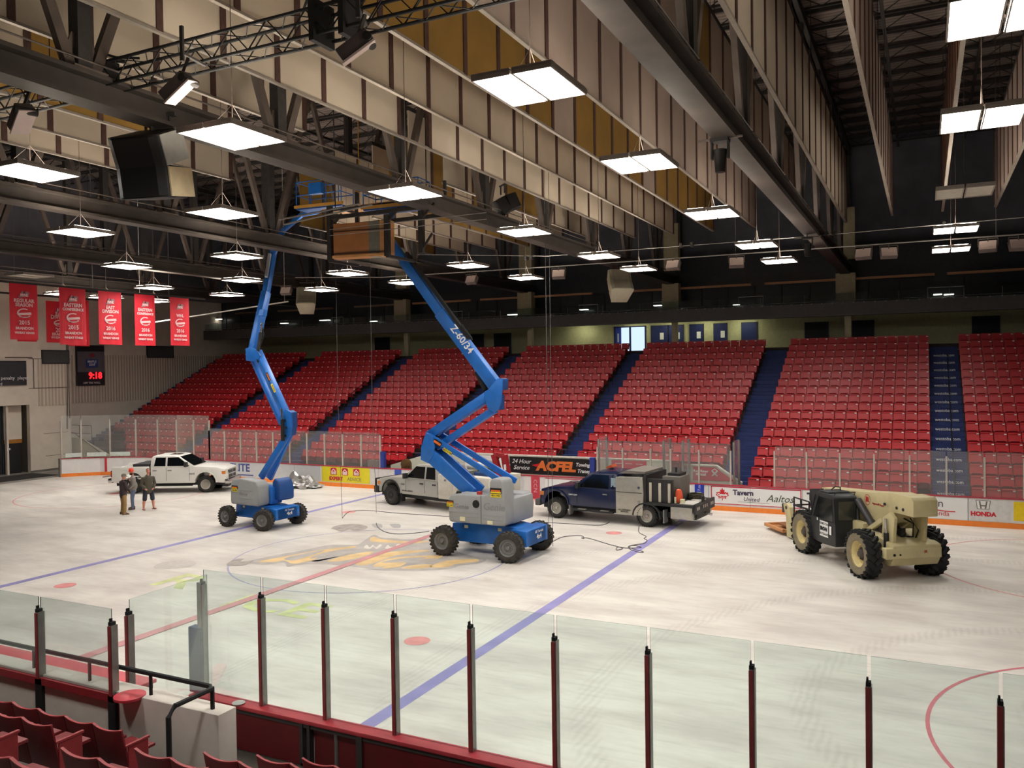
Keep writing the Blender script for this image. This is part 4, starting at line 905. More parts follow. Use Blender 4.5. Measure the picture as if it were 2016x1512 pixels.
# ================================================================ BANNERS
ban = mat('banner red', (206, 28, 46), .7, var=.06, scale=2); bwt = mat('banner print', (232, 190, 190), .7, var=0)
bg = thing('banner_rail', 'dark rail carrying the row of red championship banners', 'rail', (-20.0, 0, 0))
MB().bx(-.04, .04, .3, 12.0, 10.3, 10.38).build('rail', bst, bg)
MB().tube([(0, 4.9, 10.3), (0, 4.9, 18.8)], .02).tube([(0, 9.5, 10.0), (0, 9.5, 18.8)], .012).tube([(0, 1, 10.0), (0, 1, 18.8)], .012).build('hanger', steel, bg)
BT = [((20, 75), (555, 668), ['REGULAR', 'SEASON'], '2015'), ((118, 170), (566, 678), ['EASTERN', 'CONFERENCE'], '2015'), ((195, 240), (576, 678), ['EAST', 'DIVISION'], '2016'), ((266, 306), (581, 680), ['EASTERN', 'CONFERENCE'], '2016'), ((336, 373), (587, 680), ['', 'WHL'], '2016')]
def banner(x, y0, y1, z0, z1, lines, year, lab):
    t = thing('banner', lab, 'banner', (x, (y0+y1)/2, z0), 0, 'red championship banners'); w = y1-y0; H = z1-z0
    m = MB(); n_ = 12
    for i in range(n_):
        for s in range(1):
            a, b = -w/2+w*i/n_, -w/2+w*(i+1)/n_; fa, fb_ = .012*math.sin(i*1.3), .012*math.sin((i+1)*1.3)
            m.add([(fa, a, 0), (fb_, b, 0), (0, b, H), (0, a, H), (fa-.012, a, 0), (fb_-.012, b, 0), (-.012, b, H), (-.012, a, H)], [(0, 1, 2, 3), (4, 7, 6, 5), (0, 4, 5, 1), (3, 2, 6, 7)])
    m.build('cloth', ban, t)
    def tx(s, sz, z, **k): return text(s, sz, bwt, t, (.025, 0, z), (0, 1, 0), (0, 0, 1), **k)
    # league crest : slanted peak with letters
    MB().prism([(-.2*w, .74*H), (.16*w, .77*H), (.2*w, .84*H), (.12*w, .86*H), (.02*w, .84*H), (-.06*w, .87*H)], .02, .024, 'x').build('crest', mat('crest grey', (150, 112, 116), .6), t)
    MB().prism([(-.04*w, .82*H), (.02*w, .86*H), (.06*w, .82*H)], .022, .027, 'x').build('crest_peak', mat('crest dark', (80, 20, 34), .6), t)
    tx('WHL', .13*w, .79*H, shear=.3, bold=.01)
    for k, s in enumerate(lines):
        if s: tx(s, (.17 if len(s) < 9 else .125)*w, (.69-.075*k)*H, bold=.008, sx=1.0)
    m = MB()
    for k in range(20):
        a0, a1 = R(60+k*15), R(60+(k+1)*15)
        if k > 17: break
        m.add([(.026, q*math.cos(u)*.26*w, .47*H+q*math.sin(u)*.085*H) for q, u in ((.78, a0), (1, a0), (1, a1), (.78, a1))], [(0, 1, 2, 3)])
    m.prism([(-.22*w, .43*H), (.26*w, .45*H), (.24*w, .49*H), (-.2*w, .47*H)], .02, .026, 'x'); m.prism([(-.18*w, .395*H), (.2*w, .405*H), (.2*w, .415*H), (-.18*w, .405*H)], .02, .026, 'x')
    m.build('team_mark', bwt, t)
    tx(year, .2*w, .3*H, bold=.006); tx('BRANDON', .13*w, .2*H, bold=.006); tx('WHEAT KINGS', .105*w, .12*H, bold=.006)
    return t
for i, ((a, b), (c, d), ls, yr) in enumerate(BT):
    A = at(a, d, 0, -20.0); B = at(b, d, 0, -20.0); T_ = at((a+b)/2, c, 0, -20.0)
    banner(-19.98, A.y, B.y, A.z, 10.33, ls, yr, 'red banner reading %s %s, %s from the left in the front row' % (' '.join(ls).lower().strip(), yr, nm[i]))
A = at(92, 674, 0, -23); B = at(148, 674, 0, -23); T_ = at(92, 592, 0, -23)
banner(-23, A.y, B.y, A.z, T_.z, ['EAST', 'DIVISION'], '2002', 'red banner hung behind, half covered by the second front banner')
A = at(32, 671, 0, -23); B = at(70, 671, 0, -23)
for i, (a, b, c) in enumerate(((32, 70, 672), (132, 174, 681))):
    A = at(a, c, 0, -23.0); B = at(b, c, 0, -23.0); banner(-22.9, A.y, B.y, A.z, A.z+2.4, ['', 'WHL'], '2002', 'red banner almost wholly hidden behind the %s front banner' % nm[i])
tag(MB().bx(-23.06, -22.9, .0, 8.5, 10.1, 10.18).tube([(-23, 1, 10.1), (-23, 1, 18.8)], .012).tube([(-23, 7, 10.1), (-23, 7, 18.8)], .012).build('banner_rail', bst), 'second dark rail behind the front banners', 'rail')
# ================================================================ END WALL FITTINGS
sc = thing('game_clock', 'wall clock board showing red 9:18 on grey panel', 'scoreboard', (-34.25, 14.05, 5.4))
sc.location = (-36.43, 15.8, 5.4)
MB().bx(0, .18, 0, 2.15, 0, 2.85).build('housing', mat('clock charcoal', (42, 40, 46), .6), sc)
MB().bx(.18, .2, .02, 2.13, .95, 2.4).build('sponsor_panel', mat('clock grey panel', (104, 98, 108), .5), sc)
MB().prism([(.0, 2.42), (2.15, 2.42), (2.15, 2.75), (0, 2.75)], .18, .19, 'x').build('top_panel', blks, sc)
text('9:18', .62, mat('red led', (255, 30, 36), emit=2.6), sc, (.21, 1.38, .68), (0, 1, 0), (0, 0, 1), bold=.02); text('OFF THE WALL', .2, wht, sc, (.21, 1.1, .18), (0, 1, 0), (0, 0, 1), bold=.004)
MB().bx(.2, .22, .65, 1.6, 1.25, 1.85).build('blue_badge', mat('badge blue', (50, 76, 140), .5), sc)
text('MAPLE\nLEAF', .24, wht, sc, (.235, 1.12, 1.58), (0, 1, 0), (0, 0, 1), bold=.004)
m = MB(); pts = [(1.15+x*.3, 2.08+z*.26) for x, z in LEAF]+[(1.15-x*.3, 2.08+z*.26) for x, z in LEAF[::-1] if x > 0]; m.prism(pts, .2, .21, 'x').build('maple_leaf', mat('dull red', (150, 40, 50), .5), sc)
for i, (y0, y1, z0, z1, x) in enumerate(((12.64*0+11.85, 13.75, 6.9, 7.8, -34.28), (21.74, 24.25, 7.38, 8.3, -36.48))):
    f_ = thing('wall_screen', 'dark flat screen high on the end wall, %s one' % ('left', 'right')[i], 'screen', (x, y0, z0)); MB().bx(0, .1, 0, y1-y0, 0, z1-z0).build('housing', mat('screen frame', (50, 50, 54), .5), f_); MB().bx(.1, .11, .08, y1-y0-.08, .08, z1-z0-.08).build('screen_face', mat('dark screen', (74, 78, 78) if i == 0 else (48, 48, 50), .4), f_)
pb = thing('penalty_board', 'dark scoreboard at the left edge lettered penalty player', 'scoreboard', (-34.28, 5.5, 5.57))
MB().bx(0, .15, 0, 5.25, 0, 1.52).build('housing', mat('board charcoal', (50, 50, 56), .6), pb)
text('penalty  player', .3, wht, pb, (.16, 4.5, .45), (0, 1, 0), (0, 0, 1), align='CENTER'); text('board', .25, wht, pb, (.16, 3.4, .1), (0, 1, 0), (0, 0, 1))
tag(MB().tube([(-34.25, 9.5, 7.3), (-34.25, 11.2, 7.3), (-34.25, 11.3, 7.2), (-34.25, 11.3, 5.35), (-34.25, 13.7, 5.35)], .03).build('conduit', mat('conduit dark', (96, 88, 80))), 'thin conduit looping round the penalty scoreboard on the end wall', 'conduit')
tag(MB().tube([(-34.23, 13.6, 11.9), (-34.23, 13.6, 5.5), (-34.23, 13.5, 2.6)], .05).tube([(-34.25, 13.72, 11.9), (-34.25, 13.72, 3.3)], .035).build('conduit', mat('conduit grey', (120, 112, 104))), 'vertical pipes down the corner of the end wall', 'pipe')
tag(MB().bx(-36.5, -36.3, 14.7, 15.1, 3.0, 3.35).build('alarm_box', mat('alarm red', (130, 50, 46))), 'small red box on the pipe in the end wall corner', 'box')
tag(MB().bar((-26.5, 13.0, 9.2), (-17.0, 15.5, 10.3), .07, .07).tube([(-26.5, 13, 9.2), (-26.5, 13, 18.8)], .012).tube([(-17.2, 15.4, 10.3), (-17.2, 15.4, 18.8)], .012).build('pole', white), 'long white pole hung aslant behind the banners', 'pole')
# roof fans / vents
for i, (px, py) in enumerate(((1168, 548), (1268, 562), (1525, 552))):
    p = at(px, py, 1, 30.5); tag(MB().bx(p.x-.35, p.x+.35, 30.5, 30.6, p.z-.3, p.z+.3).build('wall_vent', mat('vent grey', (70, 72, 76), .5, .3)), 'small square vent on the dark far wall, %s from the left' % nm[i], 'vent', 'vents on the far wall')
# ================================================================ BOOM LIFTS
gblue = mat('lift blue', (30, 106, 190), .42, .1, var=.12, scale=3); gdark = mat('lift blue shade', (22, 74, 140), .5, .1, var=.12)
ggrey = mat('lift grey cover', (150, 152, 152), .5, var=.06, scale=2); tyre = mat('lug tyre', (58, 54, 50), .9, var=.3, scale=8); rimg = mat('rim grey', (118, 118, 116), .6, var=.15)
decy = mat('decal yellow', (236, 214, 40), .5, var=0); deco = mat('decal orange', (224, 110, 40), .5, var=0); ivory = mat('decal ivory', (222, 216, 180), .5, var=0)
def wheel(parent, x, y, r, w, side, mt, mr, lugs=22, rim=.56, steer=0, mhub=None, face=None):
    """tyre + rim as children; axle along local y, side=+1 puts the outer face to +y"""
    M = Matrix.Translation((x, y, r)) @ Matrix.Rotation(steer, 4, 'Z')
    def T(m): m.v = [tuple(M @ Vector(v)) for v in m.v]; return m
    t = MB(); k = rim*r
    t.lathe([(k, -w/2+.02), (r*.8, -w/2), (r*.93, -w/2+.03), (r*.965, -w*.3), (r*.965, w*.3), (r*.93, w/2-.03), (r*.8, w/2), (k, w/2-.02), (k*.96, 0), (k, -w/2+.02)], 36, (0, 0, 0), 'y', cap=False)
    for i in range(lugs):
        for s in (-1, 1):
            a = 2*math.pi*(i+(.5 if s > 0 else 0))/lugs; b = a+.16
            c0 = Vector((math.cos(a)*r*.965, s*w*.5-s*.02, math.sin(a)*r*.965)); c1 = Vector((math.cos(b)*r*.965, s*.01, math.sin(b)*r*.965))
            t.bar(c0, c1, .05*r/.5, .07*r/.5)
            t.bar(Vector((math.cos(a)*r*.84, s*w*.5, math.sin(a)*r*.84)), Vector((math.cos(a)*r*.985, s*(w*.5-.015), math.sin(a)*r*.985)), .045*r/.5, .03)
    o = T(t).build('tyre', mt, parent, smooth=True)
    q = MB(); s = side
    q.lathe([(0, s*(w*.18)), (k*.5, s*(w*.18)), (k*.55, s*w*.26), (k*.85, s*w*.22), (k*.9, s*(w*.4)), (k*1.02, s*(w*.48)), (k*1.03, s*(w*.4)), (k*.97, s*(-w*.3)), (k*1.0, s*(-w*.45))], 28, (0, 0, 0), 'y', cap=False)
    ro = T(q).build('rim', mr, o, smooth=True)
    h = MB(); h.lathe([(0, s*w*.44), (k*.2, s*w*.44), (k*.24, s*w*.4), (k*.26, s*w*.2), (0, s*w*.2)], 18, (0, 0, 0), 'y')
    for i in range(8):
        a = 2*math.pi*i/8; h.cyl((math.cos(a)*k*.4, s*w*.16, math.sin(a)*k*.4), (math.cos(a)*k*.4, s*w*.3, math.sin(a)*k*.4), .014*r/.5, n=6)
    T(h).build('hub', mhub or mr, o, smooth=True)
    return o
def decal(parent, o, rx, up, w, h, lines, face=yel, col=blk, sz=None):
    o, rx, up = Vector(o), Vector(rx).normalized(), Vector(up).normalized(); nz = rx.cross(up)
    m = MB(); m.add([o+rx*a*w/2+up*b*h/2+nz*c for c in (0, .006) for a, b in ((-1, -1), (1, -1), (1, 1), (-1, 1))], [(0, 1, 5, 4), (1, 2, 6, 5), (2, 3, 7, 6), (3, 0, 4, 7), (4, 5, 6, 7), (0, 3, 2, 1)])
    d = m.build('decal', face, parent)
    for i, s in enumerate(lines):
        hh = h/len(lines); text(s, sz or hh*.85, col, parent, o+nz*.01+up*(h/2-hh*(i+.5)), rx, up, 'decal_lettering', bold=.002, depth=.001)
def hire_sign(parent, o, rx, up, w=.5):
    o, rx, up = Vector(o), Vector(rx).normalized(), Vector(up).normalized()
    decal(parent, o, rx, up, w, w*.42, [''], blk); decal(parent, o+rx.cross(up)*.004, rx, up, w*.8, w*.12, [''], deco)
    decal(parent, o+rx.cross(up)*.004-up*w*.13, rx, up, w*.9, w*.1, [''], decy); decal(parent, o-up*w*.38, rx, up, w*.9, w*.26, ['453-1944'], decy, blk, w*.2)
def boom_lift(loc, rz, lab, W, steer, cover_hi, sc=1):
    t = thing('boom_lift', lab, 'boom lift', loc, rz); t.scale = (sc, sc, sc)
    L = lambda P: local(t, P)
    r, w, wb, tr = .485, .36, 1.24, 1.04
    for x, s in ((wb, steer), (-wb, 0)):
        for sy in (-1, 1): wheel(t, x, sy*tr, r, w, sy, tyre, rimg, steer=s)
    # chassis
    c = MB()
    c.prism([(-1.15, .38), (-1.3, .62), (-1.25, .98), (-.6, 1.04), (1.0, 1.04), (1.62, .92), (1.68, .5), (1.5, .4)], -.5, .5, 'y')
    c.build('chassis', gblue, t, bev=.02)
    c = MB(); c.bx(1.05, 1.72, -.62, .62, .46, .96); c.prism([(1.1, .46), (1.72, .46), (1.72, .96), (1.3, 1.0), (1.1, .9)], -.75, .75, 'y')
    c.build('bumper_box', gblue, t, bev=.02)
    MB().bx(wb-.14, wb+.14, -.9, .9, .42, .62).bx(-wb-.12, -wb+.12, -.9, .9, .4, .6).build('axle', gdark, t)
    MB().cyl((0, 0, 1.0), (0, 0, 1.1), .5, n=28).build('slew_ring', black, t)
    text('4x4', .22, wht, t, (1.735, .1, .68), (0, 1, 0), (0, 0, 1), bold=.004); text('All Terrain', .13, wht, t, (1.735, .1, .85), (0, 1, 0), (0, 0, 1))
    text('Z-60', .16, wht, t, (1.15, -.765, .68), (1, 0, 0), (0, 0, 1)); decal(t, (.6, -.506, .9), (1, 0, 0), (0, 0, 1), .14, .1, [''], ivory); decal(t, (-.7, -.506, .9), (1, 0, 0), (0, 0, 1), .14, .1, [''], ivory)
    # turntable covers : grey front (camera side) and far side
    def rounded(x0, x1, y0, y1, z0, z1, m, nm_, bev=.12): return MB().bx(x0, x1, y0, y1, z0, z1).build(nm_, m, t, bev=bev, seg=4)
    if cover_hi:
        g = MB(); g.prism([(-1.02, 1.12), (-1.06, 1.2), (-1.08, 1.85), (-.98, 2.02), (-.72, 2.07), (.28, 2.07), (.44, 2.12), (.52, 2.3), (.54, 2.52), (.62, 2.64), (.95, 2.64), (1.04, 2.55), (1.1, 1.9), (1.12, 1.25), (1.08, 1.12)], -1.02, -.36, 'y')
        g.build('engine_cover', ggrey, t, bev=.07, seg=3)
        g = MB(); g.prism([(-.9, 1.12), (-.95, 1.8), (-.8, 2.0), (1.0, 2.0), (1.1, 1.6), (1.05, 1.12)], .36, 1.0, 'y'); g.build('tank_cover', ggrey, t, bev=.07, seg=3)
        MB().bx(.7, 1.12, -.5, .9, 1.12, 1.95).build('counterweight', ggrey, t, bev=.06)
        MB().cyl((.02, -1.025, 1.78), (.02, -1.04, 1.78), .13, n=20).build('vent', black, t)
        m = MB(); m.bx(.2, .215, -1.03, -1.0, 1.15, 2.05); m.build('cover_seam', mat('seam dark', (70, 72, 74)), t)
        for z in (1.32, 1.45): MB().bx(-1.04, .1, -1.035, -1.0, z, z+.03).bx(.3, 1.0, -1.035, -1.0, z-.02, z+.01).build('cover_rib', ggrey, t, bev=.01)
        text('Genie', .24, mat('ghost lettering', (130, 132, 134), .5, var=0), t, (-.55, -1.03, 1.66), (1, 0, 0), (0, 0, 1), shear=.1); text('Genie', .34, mat('ghost lettering', (130, 132, 134), .5, var=0), t, (.7, -1.03, 1.72), (1, 0, 0), (0, 0, 1), shear=.1)
        hire_sign(t, (.78, -1.035, 2.26), (1, 0, 0), (0, 0, 1), .42); hire_sign(t, (-.99, -1.035, 1.78), (1, 0, 0), (0, 0, 1), .28)
        decal(t, (-.5, -1.04, 1.26), (1, 0, 0), (0, 0, 1), .2, .14, [''], ivory); decal(t, (.55, -1.04, 1.22), (1, 0, 0), (0, 0, 1), .2, .12, [''], ivory)
        MB().bx(-.02, .12, -.9, -.78, 2.07, 2.17).build('beacon', mat('beacon red', (180, 46, 40), .4), t); MB().lathe([(0, 0), (.1, 0), (.08, .06), (0, .07)], 14, (-.75, -.85, 2.06), 'z').build('exhaust', black, t)
    else:
        g = MB(); g.prism([(-1.0, 1.08), (-1.05, 1.25), (-1.02, 2.1), (-.9, 2.26), (-.3, 2.34), (.7, 2.24), (.88, 2.05), (.9, 1.3), (.85, 1.08)], -1.02, -.32, 'y')
        g.build('engine_cover', ggrey, t, bev=.08, seg=3)
        for z in (1.4, 1.78): MB().bx(-.45, .5, -1.035, -1.0, z, z+.03).build('cover_rib', ggrey, t, bev=.01)
        g = MB(); g.prism([(.9, 1.3), (.8, 2.1), (.95, 2.3), (1.2, 2.2), (1.35, 1.85), (1.35, 1.3), (1.2, 1.22)], -.1, .8, 'y'); g.build('tank_cover', gdark, t, bev=.07, seg=3)
        MB().bx(-.9, .5, .3, .95, 1.12, 1.9).build('tank_cover', ggrey, t, bev=.06)
        text('Genie', .24, mat('ghost lettering', (130, 132, 134), .5, var=0), t, (-.12, -1.03, 1.62), (1, 0, 0), (0, 0, 1), shear=.1); hire_sign(t, (-.7, -1.035, 1.9), (1, 0, 0), (0, 0, 1), .4)
        MB().bar((-.15, -.7, 2.1), (-.0, -.7, 2.25), .1, .1).build('exhaust', black, t)
        MB().lathe([(0, 0), (.06, 0), (.05, .12), (0, .14)], 12, (.85, .3, 2.14), 'z').build('beacon', mat('beacon yellow', (226, 196, 50), .4), t)
    MB().bx(-.5, 1.0, -.34, .34, 1.1, 1.9).build('turret', gblue, t, bev=.03)
    return t, L
# ---- right lift, W = world joints taken at their depths
def P2(px, py, y): return at(px, py, 1, y)
lift2, L2 = boom_lift((3.42, 2.08, 0), R(-3), 'blue and grey boom lift with white Z-60/34 lettering, the right one', None, R(14), True)
yb = 2.2
def arm(t, L, a, b, w, h, name='riser_arm', m=None, w2=None, h2=None, bev=.015): return MB().bar(L(a), L(b), w, h, w2=w2, h2=h2).build(name, m or gblue, t, bev=bev)
A0 = P2(1000, 955, yb-.3); A1 = P2(845, 858, yb-.3)
arm(lift2, L2, A0, A1, .09, .2); arm(lift2, L2, A0+Vector((0, .62, .05)), A1+Vector((0, .62, .05)), .09, .2)
B0 = P2(930, 972, yb-.3); B1 = P2(843, 892, yb-.3)
arm(lift2, L2, B0, B1, .12, .42, w2=.12, h2=.5); arm(lift2, L2, B0+Vector((0, .62, 0)), B1+Vector((0, .62, 0)), .12, .42)
# knuckle one
kp = [(834, 862), (841, 850), (856, 858), (868, 876), (884, 884), (858, 900), (866, 912), (845, 914), (828, 904), (827, 880)]
def knuckle(t, L, px, y, w, name='knuckle', m=None):
    Pn = [at(a, b, 1, y) for a, b in px]; n_ = len(Pn); vs = [L(p) for p in Pn]+[L(p+Vector((0, w, 0))) for p in Pn]
    k = MB(); k.add(vs, [(i, (i+1) % n_, n_+(i+1) % n_, n_+i) for i in range(n_)]+[tuple(range(n_-1, -1, -1)), tuple(range(n_, 2*n_))]); return k.build(name, m or gblue, t, bev=.012)
knuckle(lift2, L2, [(829, 880), (838, 852), (850, 856), (856, 880), (852, 898), (842, 912), (828, 905)], yb-.38, .06); knuckle(lift2, L2, [(829, 880), (838, 852), (850, 856), (856, 880), (852, 898), (842, 912), (828, 905)], yb+.32, .06)
knuckle(lift2, L2, [(829, 880), (838, 852), (846, 856), (838, 880), (838, 908), (828, 905)], yb-.32, .64, 'knuckle_back')
C0, C1 = P2(848, 857, yb), P2(962, 780, yb); D0, D1 = P2(862, 880, yb), P2(975, 806, yb)
arm(lift2, L2, C0, C1, .42, .3); arm(lift2, L2, D0, D1, .3, .22)
MB().cyl(L2(P2(855, 905, yb)), L2(P2(862, 858, yb)), .08, n=14).build('cylinder', black, lift2, smooth=True); MB().cyl(L2(P2(862, 858, yb)), L2(P2(864, 840, yb)), .04, n=12).build('cylinder_rod', chrome, lift2, smooth=True)
k2 = [(953, 772), (962, 766), (973, 752), (980, 745), (989, 746), (988, 768), (986, 792), (981, 806), (972, 812), (960, 804), (956, 792)]
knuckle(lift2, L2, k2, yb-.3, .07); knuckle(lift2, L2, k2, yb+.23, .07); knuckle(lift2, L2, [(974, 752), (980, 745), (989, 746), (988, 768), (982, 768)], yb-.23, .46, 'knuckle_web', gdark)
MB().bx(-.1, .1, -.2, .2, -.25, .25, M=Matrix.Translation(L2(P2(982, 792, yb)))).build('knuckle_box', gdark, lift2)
E0, E1 = P2(978, 762, yb), P2(868, 615, yb); E2 = P2(757, 458, yb+.0)
boom = arm(lift2, L2, E0, E1, .34, .42, 'main_boom', bev=.02); arm(lift2, L2, E1, P2(795, 512, yb), .27, .34, 'extension_boom'); arm(lift2, L2, P2(795, 512, yb), E2, .22, .28, 'extension_boom')
MB().cyl(L2(P2(956, 768, yb)), L2(P2(938, 732, yb)), .09, n=14).build('cylinder', black, lift2, smooth=True); MB().cyl(L2(P2(938, 732, yb)), L2(P2(926, 704, yb)), .045, n=12).build('cylinder_rod', chrome, lift2, smooth=True)
ct = MB(); a, b = P2(915, 676, yb-.1), P2(792, 506, yb-.1); d = (b-a).normalized(); u = Vector((0, -1, 0)).cross(d).normalized(); u = u if u.z > 0 else -u
ct.bar(L2(a+u*.24), L2(b+u*.22), .14, .1); ct.build('cable_track', black, lift2)
ct = MB(); pts = [L2(P2(929-j*1.5, 668-j*2.0+(-3 if j % 2 else 2), yb-.15)) for j in range(14)]; ct.tube(pts, .03).build('coiled_hose', black, lift2)
d = (E0-E1).normalized(); nrm = Vector((0, -1, 0)); up_ = nrm.cross(d).normalized(); up_ = up_ if up_.z > 0 else -up_
c_ = P2(909, 668, yb-.2); text('Z-60/34', .36, wht, lift2, L2(c_), (L2(c_+d)-L2(c_)), (L2(c_+up_)-L2(c_)), bold=.006, lab='white lettering')
dd = (A0-A1).normalized(); uu = Vector((0, -1, 0)).cross(dd); uu = uu if uu.z > 0 else -uu
R3 = lambda v: (L2(Vector((0, 0, 0))+v)-L2(Vector((0, 0, 0))))
c_ = P2(861, 872, yb-.36); decal(lift2, L2(c_), R3(dd), R3(uu), .34, .18, [''], blk); decal(lift2, L2(c_+Vector((0, -.008, 0))), R3(dd), R3(uu), .3, .08, [''], deco)
c_ = P2(881, 889, yb-.36); decal(lift2, L2(c_), R3(dd), R3(uu), .36, .11, ['453-1944'], decy, blk, .1)
# jib head / platform of the right lift, up behind the crate
def platform(t, L, c, w, d_, h, rz_):
    M = Matrix.Translation(c) @ Matrix.Rotation(rz_, 4, 'Z')
    def q(m): m.v = [tuple(L(M @ Vector(v))) for v in m.v]; return m
    m = MB()
    for z in (.55, h): m.tube([(-w/2, -d_/2, z), (w/2, -d_/2, z), (w/2, d_/2, z), (-w/2, d_/2, z), (-w/2, -d_/2, z)], .022)
    for x in (-w/2, -w/6, w/6, w/2):
        for y in (-d_/2, d_/2): m.tube([(x, y, 0), (x, y, h)], .02)
    q(m).build('platform_rail', gblue, t)
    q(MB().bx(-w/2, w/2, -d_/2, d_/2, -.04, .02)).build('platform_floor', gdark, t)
    q(MB().bx(-.3, .3, -d_/2-.25, -d_/2, .5, .95)).build('control_box', gblue, t)
    q(MB().bx(-w/2-.1, w/2+.1, -d_/2-.03, -d_/2+.0, .02, .14)).build('toe_board', mat('lift toe yellow', (190, 140, 60), .6), t)
platform(lift2, L2, (-1.1, 3.4, 12.15), 2.3, .9, 1.0, R(5))
arm(lift2, L2, E2, Vector((-.9, 2.9, 12.0)), .16, .2, 'jib')
# ---- left lift
lift1, L1 = boom_lift((-7.54, 2.96, 0), R(-5), 'blue and grey boom lift with plain blue side cover, the left one', None, R(16), False, .84)
y1 = 3.2
a0, a1 = P2(514, 940, y1-.2), P2(563, 862, y1-.2); arm(lift1, L1, a0, a1, .16, .3); arm(lift1, L1, P2(530, 942, y1+.3), P2(572, 852, y1+.3), .16, .32)
kn = [(556, 850), (548, 822), (562, 806), (573, 812), (574, 838), (572, 856), (562, 872)]
knuckle(lift1, L1, kn, y1-.3, .07); knuckle(lift1, L1, kn, y1+.12, .07); knuckle(lift1, L1, [(566, 808), (573, 812), (574, 838), (571, 858), (566, 856), (568, 830)], y1-.23, .35, 'knuckle_back', gdark)
m = MB()
for a, b in ((560, 828), (563, 842), (561, 858)): c = L1(P2(a, b, y1-.36)); m.cyl(c, c+Vector((0, .03, 0)), .06, n=12)
m.build('pivot_pin', black, lift1)
MB().cyl(L1(P2(557, 868, y1-.45)), L1(P2(556, 826, y1-.45)), .09, n=14).build('cylinder', black, lift1, smooth=True); MB().cyl(L1(P2(556, 826, y1-.45)), L1(P2(554, 804, y1-.45)), .045, n=12).build('cylinder_rod', chrome, lift1, smooth=True)
y2 = 3.9
arm(lift1, L1, P2(566, 822, y1+.1), P2(507, 692, y2), .36, .3); arm(lift1, L1, P2(556, 834, y1+.2), P2(499, 708, y2+.1), .26, .24)
q0 = P2(531, 745, 3.25); dd = (P2(566, 822, y1)-P2(507, 692, y2)).normalized(); uu = Vector((0, -1, 0)).cross(dd).normalized(); uu = uu if uu.x > 0 else -uu
V1 = lambda v: (L1(v)-L1(Vector((0, 0, 0))))
decal(lift1, L1(P2(528, 742, 3.2)), V1(dd), V1(uu), .5, .15, [''], blk); decal(lift1, L1(P2(528, 742, 3.19)), V1(dd), V1(uu), .42, .07, [''], deco); decal(lift1, L1(P2(538, 764, 3.16)), V1(dd), V1(uu), .5, .12, ['453-1944'], decy, blk, .1)
kn = [(484, 710), (483, 686), (494, 683), (505, 690), (512, 700), (506, 712)]
knuckle(lift1, L1, kn, y2-.3, .07); knuckle(lift1, L1, kn, y2+.35, .07); knuckle(lift1, L1, [(484, 710), (483, 686), (492, 684), (492, 710)], y2-.25, .6, 'knuckle_back')
m0, m1_ = P2(498, 692, y2), P2(537, 500, 5.4)
arm(lift1, L1, m0, P2(524, 575, 4.8), .34, .4, 'main_boom'); arm(lift1, L1, P2(524, 575, 4.8), m1_, .28, .36, 'extension_boom'); arm(lift1, L1, m1_, P2(556, 455, 5.6), .24, .3, 'extension_boom'); arm(lift1, L1, P2(556, 455, 5.6), P2(594, 423, 5.6), .18, .22, 'jib'); arm(lift1, L1, P2(545, 470, 5.8), P2(586, 428, 5.8), .1, .1, 'jib')
MB().bar(L1(P2(524, 545, 4.6)), L1(P2(531, 500, 5.1)), .14, .14).build('hose_guard', mat('pale guard', (180, 184, 190), .5), lift1)
MB().tube([L1(P2(514, 640, 4.1)), L1(P2(519, 660, 4.0)), L1(P2(512, 680, 3.9)), L1(P2(505, 700, 3.7)), L1(P2(508, 712, 3.6))], .05).build('hose_bundle', black, lift1)
MB().cyl(L1(P2(508, 690, 3.5)), L1(P2(513, 655, 3.7)), .08, n=12).build('cylinder', black, lift1, smooth=True); MB().cyl(L1(P2(513, 655, 3.7)), L1(P2(516, 635, 3.9)), .04, n=12).build('cylinder_rod', chrome, lift1, smooth=True)
MB().bar(L1(P2(517, 622, 4.0)), L1(P2(519, 610, 4.05)), .25, .3).build('sensor_box', gblue, lift1)
pw = at(640, 412, 1, 5.2); platform(lift1, L1, (pw.x, pw.y, pw.z+.02), 2.2, .9, 1.1, R(4))
arm(lift1, L1, P2(594, 423, 5.6), pw+Vector((-.6, .3, 0)), .15, .2, 'jib')
b0 = at(740, 407, 1, 3.6)
t_ = thing('plywood_deck', 'plywood sheets laid on joists above the crate under the roof', 'boards', (b0.x, b0.y, b0.z))
m = MB()
for i in range(5): m.bx(-2.2+i*.95, -1.3+i*.95, -.5, .7, 0, .03)
m.build('sheet', mat('deck ply', (214, 160, 104), .6), t_)
m = MB()
for i in range(6): m.bx(-2.2+i*.93, -2.15+i*.93, -.5, .7, -.1, 0)
m.bx(-2.2, 2.6, -.5, -.44, -.1, 0).build('joist', bst, t_)
MB().cyl((-2, .1, 0), (-2, .1, 18.8-b0.z), .02).cyl((2.2, .1, 0), (2.2, .1, 18.8-b0.z), .02).build('hanger_rod', bst, t_)
tag(MB().bx(-3.4, -1.2, 3.9, 4.0, 13.1, 13.35).tube([(-3.2, 3.95, 13.2), (-3.2, 3.95, 18.8)], .02).tube([(-1.4, 3.95, 13.2), (-1.4, 3.95, 18.8)], .02).build('spreader_beam', mat('hoist ochre', (176, 128, 40), .5)), 'ochre hoist spreader beam above the lift baskets', 'beam')
